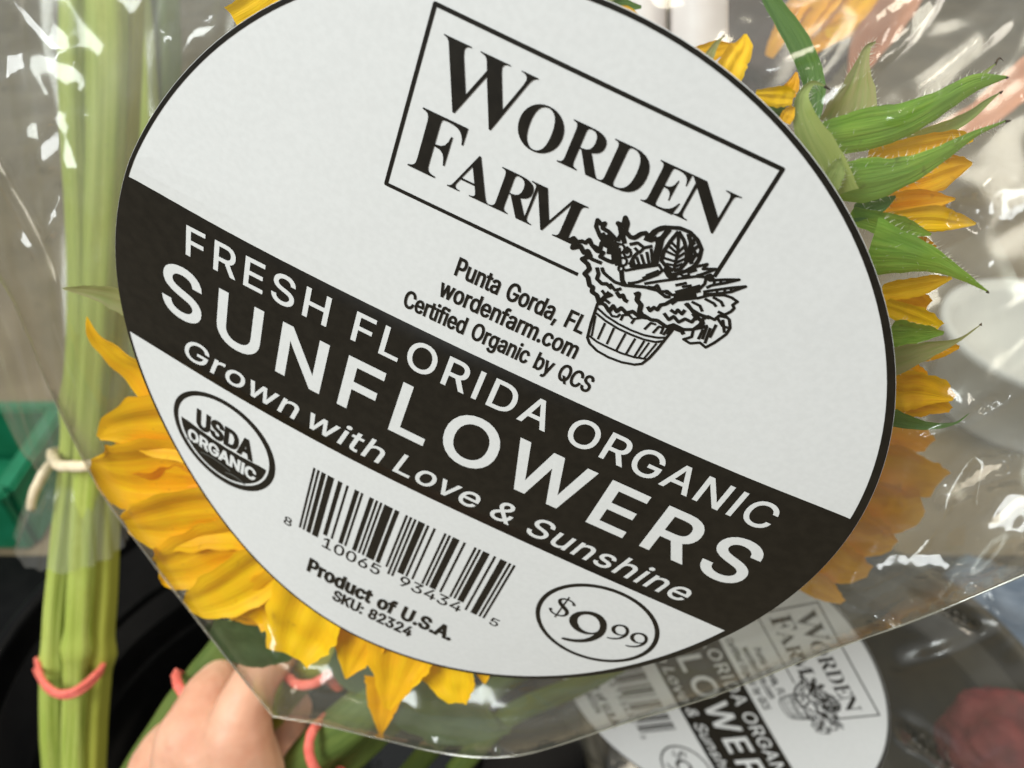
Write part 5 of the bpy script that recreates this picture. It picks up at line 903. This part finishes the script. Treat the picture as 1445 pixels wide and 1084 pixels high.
stalk2([(560, 1110, .38, 14), (660, 1000, .37, 15), (760, 930, .36, 14), (860, 860, .35, 14)], 'stem_dark', 'dim stalk behind film under the rightmost lower petals', 5.2)
band('rubber_band', [(248, 950, .318), (252, 968, .305), (264, 985, .303), (276, 992, .318), (268, 965, .34)], 'coral', 'small pink band on the stalk left of the hand', .0013)
band('rubber_band', [(462, 1010, .295), (442, 1030, .284), (436, 1060, .282), (448, 1090, .284), (475, 1110, .30), (480, 1060, .32)], 'coral', 'coral band at the bottom edge of the photo, round the thick stalk', .0012)
band('rubber_band', [(405, 955, .300), (420, 966, .290), (445, 964, .286), (470, 950, .292), (478, 970, .30), (450, 950, .33), (420, 940, .33)], 'coral', 'bright coral band seen through the film right of the hand', .0012)

# ------------------------------------------------------------------ hand
def hand():
    HC = P(300, 1060, .3); segs = []
    def chain(c):
        A = catmull([(x, y, z, r) for (x, y, z), r in c], 4 * len(c))
        pts = [(P(x, y, z) - HC, r * z / FPX) for x, y, z, r in A]
        segs.append(pts)
    palm, wrist = ((300, 1190, .312), 78), ((310, 1330, .33), 88)
    chain([((330, 1560, .36), 96), ((318, 1440, .345), 90), wrist, palm])
    for c in (
        [((345, 1120, .296), 58), ((335, 1050, .286), 50), ((350, 985, .288), 36), ((374, 940, .298), 32), ((402, 925, .315), 28), ((425, 950, .332), 24)],
        [((285, 1125, .300), 62), ((272, 1058, .294), 54), ((288, 1000, .298), 39), ((312, 966, .312), 34), ((350, 965, .332), 29), ((372, 1000, .345), 25)],
        [((245, 1150, .308), 56), ((226, 1095, .304), 46), ((246, 1050, .318), 36), ((285, 1020, .334), 31), ((320, 1020, .346), 27)],
        [((210, 1185, .316), 50), ((188, 1140, .316), 40), ((205, 1105, .330), 30), ((250, 1080, .342), 26), ((285, 1070, .350), 23)],
        [((300, 1120, .296), 66), ((302, 1072, .290), 56), ((304, 1046, .290), 46)],
        [((370, 1180, .306), 52), ((388, 1110, .312), 40), ((394, 1050, .325), 32), ((412, 1000, .335), 28)]): chain([palm] + c)
    allp = np.array([p for s in segs for p, r in s]); lo, hi = allp.min(0) - .036, allp.max(0) + .036; h = .0016
    ax = [np.arange(lo[i], hi[i], h) for i in range(3)]; X = np.stack(np.meshgrid(*ax, indexing='ij'), -1); acc = np.zeros(X.shape[:3]); K = .0010
    for s in segs:                         # distance to each tapered finger chain, softly joined
        best = np.full(acc.shape, 1e3)
        for (p, r), (q, r2) in zip(s[:-1], s[1:]):
            d = q - p; t = np.clip(((X - p) @ d) / max(d @ d, 1e-12), 0, 1); D = X - p - t[..., None] * d
            best = np.minimum(best, np.sqrt((D * D).sum(-1)) - (r + t * (r2 - r)))
        acc += np.exp(np.clip(-best / K, -60, 60))
    S = -K * np.log(np.maximum(acc, 1e-25)); ins = S < 0
    cnt = np.zeros(np.array(S.shape) - 1); pos = np.zeros((*cnt.shape, 3)); sh = S.shape   # surface nets
    def sub(o, n): return tuple(slice(o[i], n[i] - 1 + o[i]) for i in range(3))
    cor = [(i, j, k) for i in (0, 1) for j in (0, 1) for k in (0, 1)]
    for a in cor:
        for d in range(3):
            if a[d]: continue
            b_ = list(a); b_[d] = 1; sa, sb = S[sub(a, sh)], S[sub(b_, sh)]; x = (sa < 0) != (sb < 0); t = np.where(x, sa / np.where(sa == sb, 1, sa - sb), 0)
            base = np.array(a, float)
            for e in range(3): pos[..., e] += np.where(x, base[e] + (t if e == d else 0), 0)
            cnt += x
    act = cnt > 0; idx = -np.ones(cnt.shape, int); idx[act] = np.arange(act.sum())
    ii = np.argwhere(act); V = lo + (ii + pos[act] / cnt[act][:, None]) * h; F = []
    for d in range(3):
        u, w = (d + 1) % 3, (d + 2) % 3; a = [slice(None)] * 3; b_ = [slice(None)] * 3; a[d] = slice(0, -1); b_[d] = slice(1, None)
        for c in np.argwhere(ins[tuple(a)] != ins[tuple(b_)]):
            q = []
            for du, dw in ((0, 0), (1, 0), (1, 1), (0, 1)):
                z = c.copy(); z[u] -= 1 - du; z[w] -= 1 - dw; q.append(idx[tuple(z)])
            F.append(q if ins[tuple(c)] else q[::-1])
    nb = [[] for _ in V]
    for q in F:
        for k in range(4): nb[q[k]].append(q[(k + 1) % 4])
    for _ in range(3): V = np.array([.5 * v + .5 * V[n].mean(0) if n else v for v, n in zip(V, nb)])
    m2 = new_mesh('person', V, F, M['skin']); o = link('person', m2)
    for v in m2.vertices:                  # knuckle folds and tendons
        c = v.co; v.co = c + v.normal * (.0008 * nz(c.x * 90, c.y * 90, c.z * 60) + .0004 * abs(nz(c.x * 180 + 3, c.y * 420, c.z * 420)) + .0002 * nz(c.x * 520, c.y * 520, c.z * 520))
    o.location = tuple(HC)
    return tag(o, "bare hand gripping flower stalks under the film at the bottom edge", 'person')
hand()

# ------------------------------------------------------------------ things behind
def puff(name, c, r, m, squash, amp, freq, label, cat, group=None, ns=5):
    bm = bmesh.new(); bmesh.ops.create_icosphere(bm, subdivisions=ns, radius=1)
    for v in bm.verts:
        k = 1 + amp * nz(v.co.x * freq + c[0] * 40, v.co.y * freq, v.co.z * freq) + amp * .5 * abs(nz(v.co.x * freq * 3, v.co.y * freq * 3, v.co.z * freq * 3)); v.co = Vector((v.co.x * r * squash[0], v.co.y * r * squash[1], v.co.z * r * squash[2])) * k
    me = bpy.data.meshes.new(name); bm.to_mesh(me); bm.free(); me.materials.append(m); me.polygons.foreach_set('use_smooth', [True] * len(me.polygons))
    o = link(name, me); o.location = tuple(map(float, c)); return tag(o, label, cat, group)
puff('red_flower', P(1425, 1060, .47), .038, M['red_petal'], (1, 1, .7), .16, 2.0, 'dull red flower head behind the film in the lower right corner', 'flower', None)
puff('cloth', P(1450, 905, .60), .075, M['blue_cloth'], (1.2, .8, .55), .3, 2.2, 'crumpled blue grey cloth at the lower right, behind the film', 'cloth')
# white tub on the floor at the right
c = P(1425, 575, .93); t = lathe('tub', [(.001, .004), (.085, .004), (.09, .01), (.105, .10), (.112, .102), (.113, .112), (.104, .113), (.098, .10), (.084, .012), (.001, .012)], M['white_plastic'])
t.location = (float(c[0]), float(c[1]), 0); tag(t, 'round white plastic tub on the floor at the right', 'tub')

box('mat', (-.15, .215, .004), (1.5, .51, .008), M['black_plastic'], bev=.002)  # black sheet added to darken the floor showing between the buckets
tag(bpy.data.objects['mat'], 'black sheet added to darken the floor under the two buckets', 'mat')

# film of the bunch behind, at the upper right
s4 = thing('flower_sleeve', P(1300, 200, .27), 'clear creased film of another bunch, behind the green bracts at the upper right', 'flower sleeve', 'clear film flower sleeves')
E4 = np.array([(1000, -160), (960, 60), (1010, 300), (1080, 560), (1200, 790), (1420, 800), (1640, 700), (1660, -160)], float); R4 = []
for k in range(30):
    x, y = _rg.uniform(1010, 1560), _rg.uniform(-120, 760); a = -.62 + _rg.gauss(0, .16); l = _rg.uniform(120, 330)
    R4.append(([(x, y), (x + l * .5 * math.cos(a), y + l * .5 * math.sin(a) + _rg.uniform(-12, 12)), (x + l * math.cos(a), y + l * math.sin(a))], _rg.uniform(7, 20), _rg.uniform(.8, 3.2)))
sheet('creased_film', R4, lambda x, y, e: (.245 + .00006 * (x - 1000) + .00003 * y, 1.0), M['film_soft'], 10, .004, 21.0, s4, edge=E4)

# bunch behind the top edge
fE = thing('sunflower', P(1170, 10, .30), 'blurred orange sunflower of another bunch at the top edge, right of the dark leaf', 'sunflower', 'sunflowers in the clear sleeves')
for pts, w, m in [([(1120, 60), (1140, 25), (1165, -10), (1200, -40)], [20, 44, 50, 30], 'petal_deep'), ([(1140, 70), (1180, 30), (1215, -10), (1240, -40)], [24, 50, 50, 20], 'petal_deep'), ([(1165, 45), (1190, 40), (1212, 28)], [14, 30, 10], 'petal_bright'), ([(1085, 80), (1105, 40), (1130, 0)], [14, 26, 30], 'petal_deep'), ([(1200, 20), (1225, -20), (1250, -60)], [30, 40, 20], 'petal')]:
    blade('petal', pts, w, M[m], fE, .29, cup=.2)
disc((1180, -60), 0, 60, fE, .295)
def sticker(px0, px1, py0, py1, d, tilt, label):
    V, F = [], []; n = 14
    for i in range(n + 1):
        for j in range(n + 1):
            x = px0 + (px1 - px0) * i / n; y = py0 + (py1 - py0) * j / n; V.append(P(x, y, d + tilt * (i / n - .5) ** 2))
    for i in range(n):
        for j in range(n): a = i * (n + 1) + j; F.append((a, a + 1, a + n + 2, a + n + 1))
    o = link('sticker', new_mesh('sticker', V, F, M['pink_paper'])); s = o.modifiers.new('thickness', 'SOLIDIFY'); s.thickness = .0004
    return tag(o, label, 'sticker', 'blank pale stickers behind the top edge')
sticker(880, 941, -90, 110, .236, .02, 'narrow pale sticker at the top edge, left of its wider neighbour')
sticker(946, 1028, -90, 110, .232, .03, 'wide pinkish sticker at the top edge over the small yellow petals')
def paper(pts, w, d, label):
    o = blade('wrapping_paper', pts, w, M['peach'], None, d, cup=.1, pleat=.02)
    s = o.modifiers.new('thickness', 'SOLIDIFY'); s.thickness = .0005
    return tag(o, label, 'wrapping paper', 'peach wrapping paper strips')
paper([(1275, -60), (1250, 10), (1222, 70), (1196, 125)], [110, 78, 46, 6], .31, 'peach paper strip at the top, left of the grey gap')
paper([(1560, 50), (1450, 110), (1380, 165), (1270, 215)], [70, 52, 40, 20], .33, 'peach paper strip behind the long green bracts at the right edge')
puff('cloth', P(1085, 40, .55), .05, simple('purple_brown', (.07, .045, .045), (.12, .08, .07), 40, .8), (1.2, .8, 1.1), .3, 2.2, 'dark brown cloth behind the dark green leaf at the top', 'cloth')
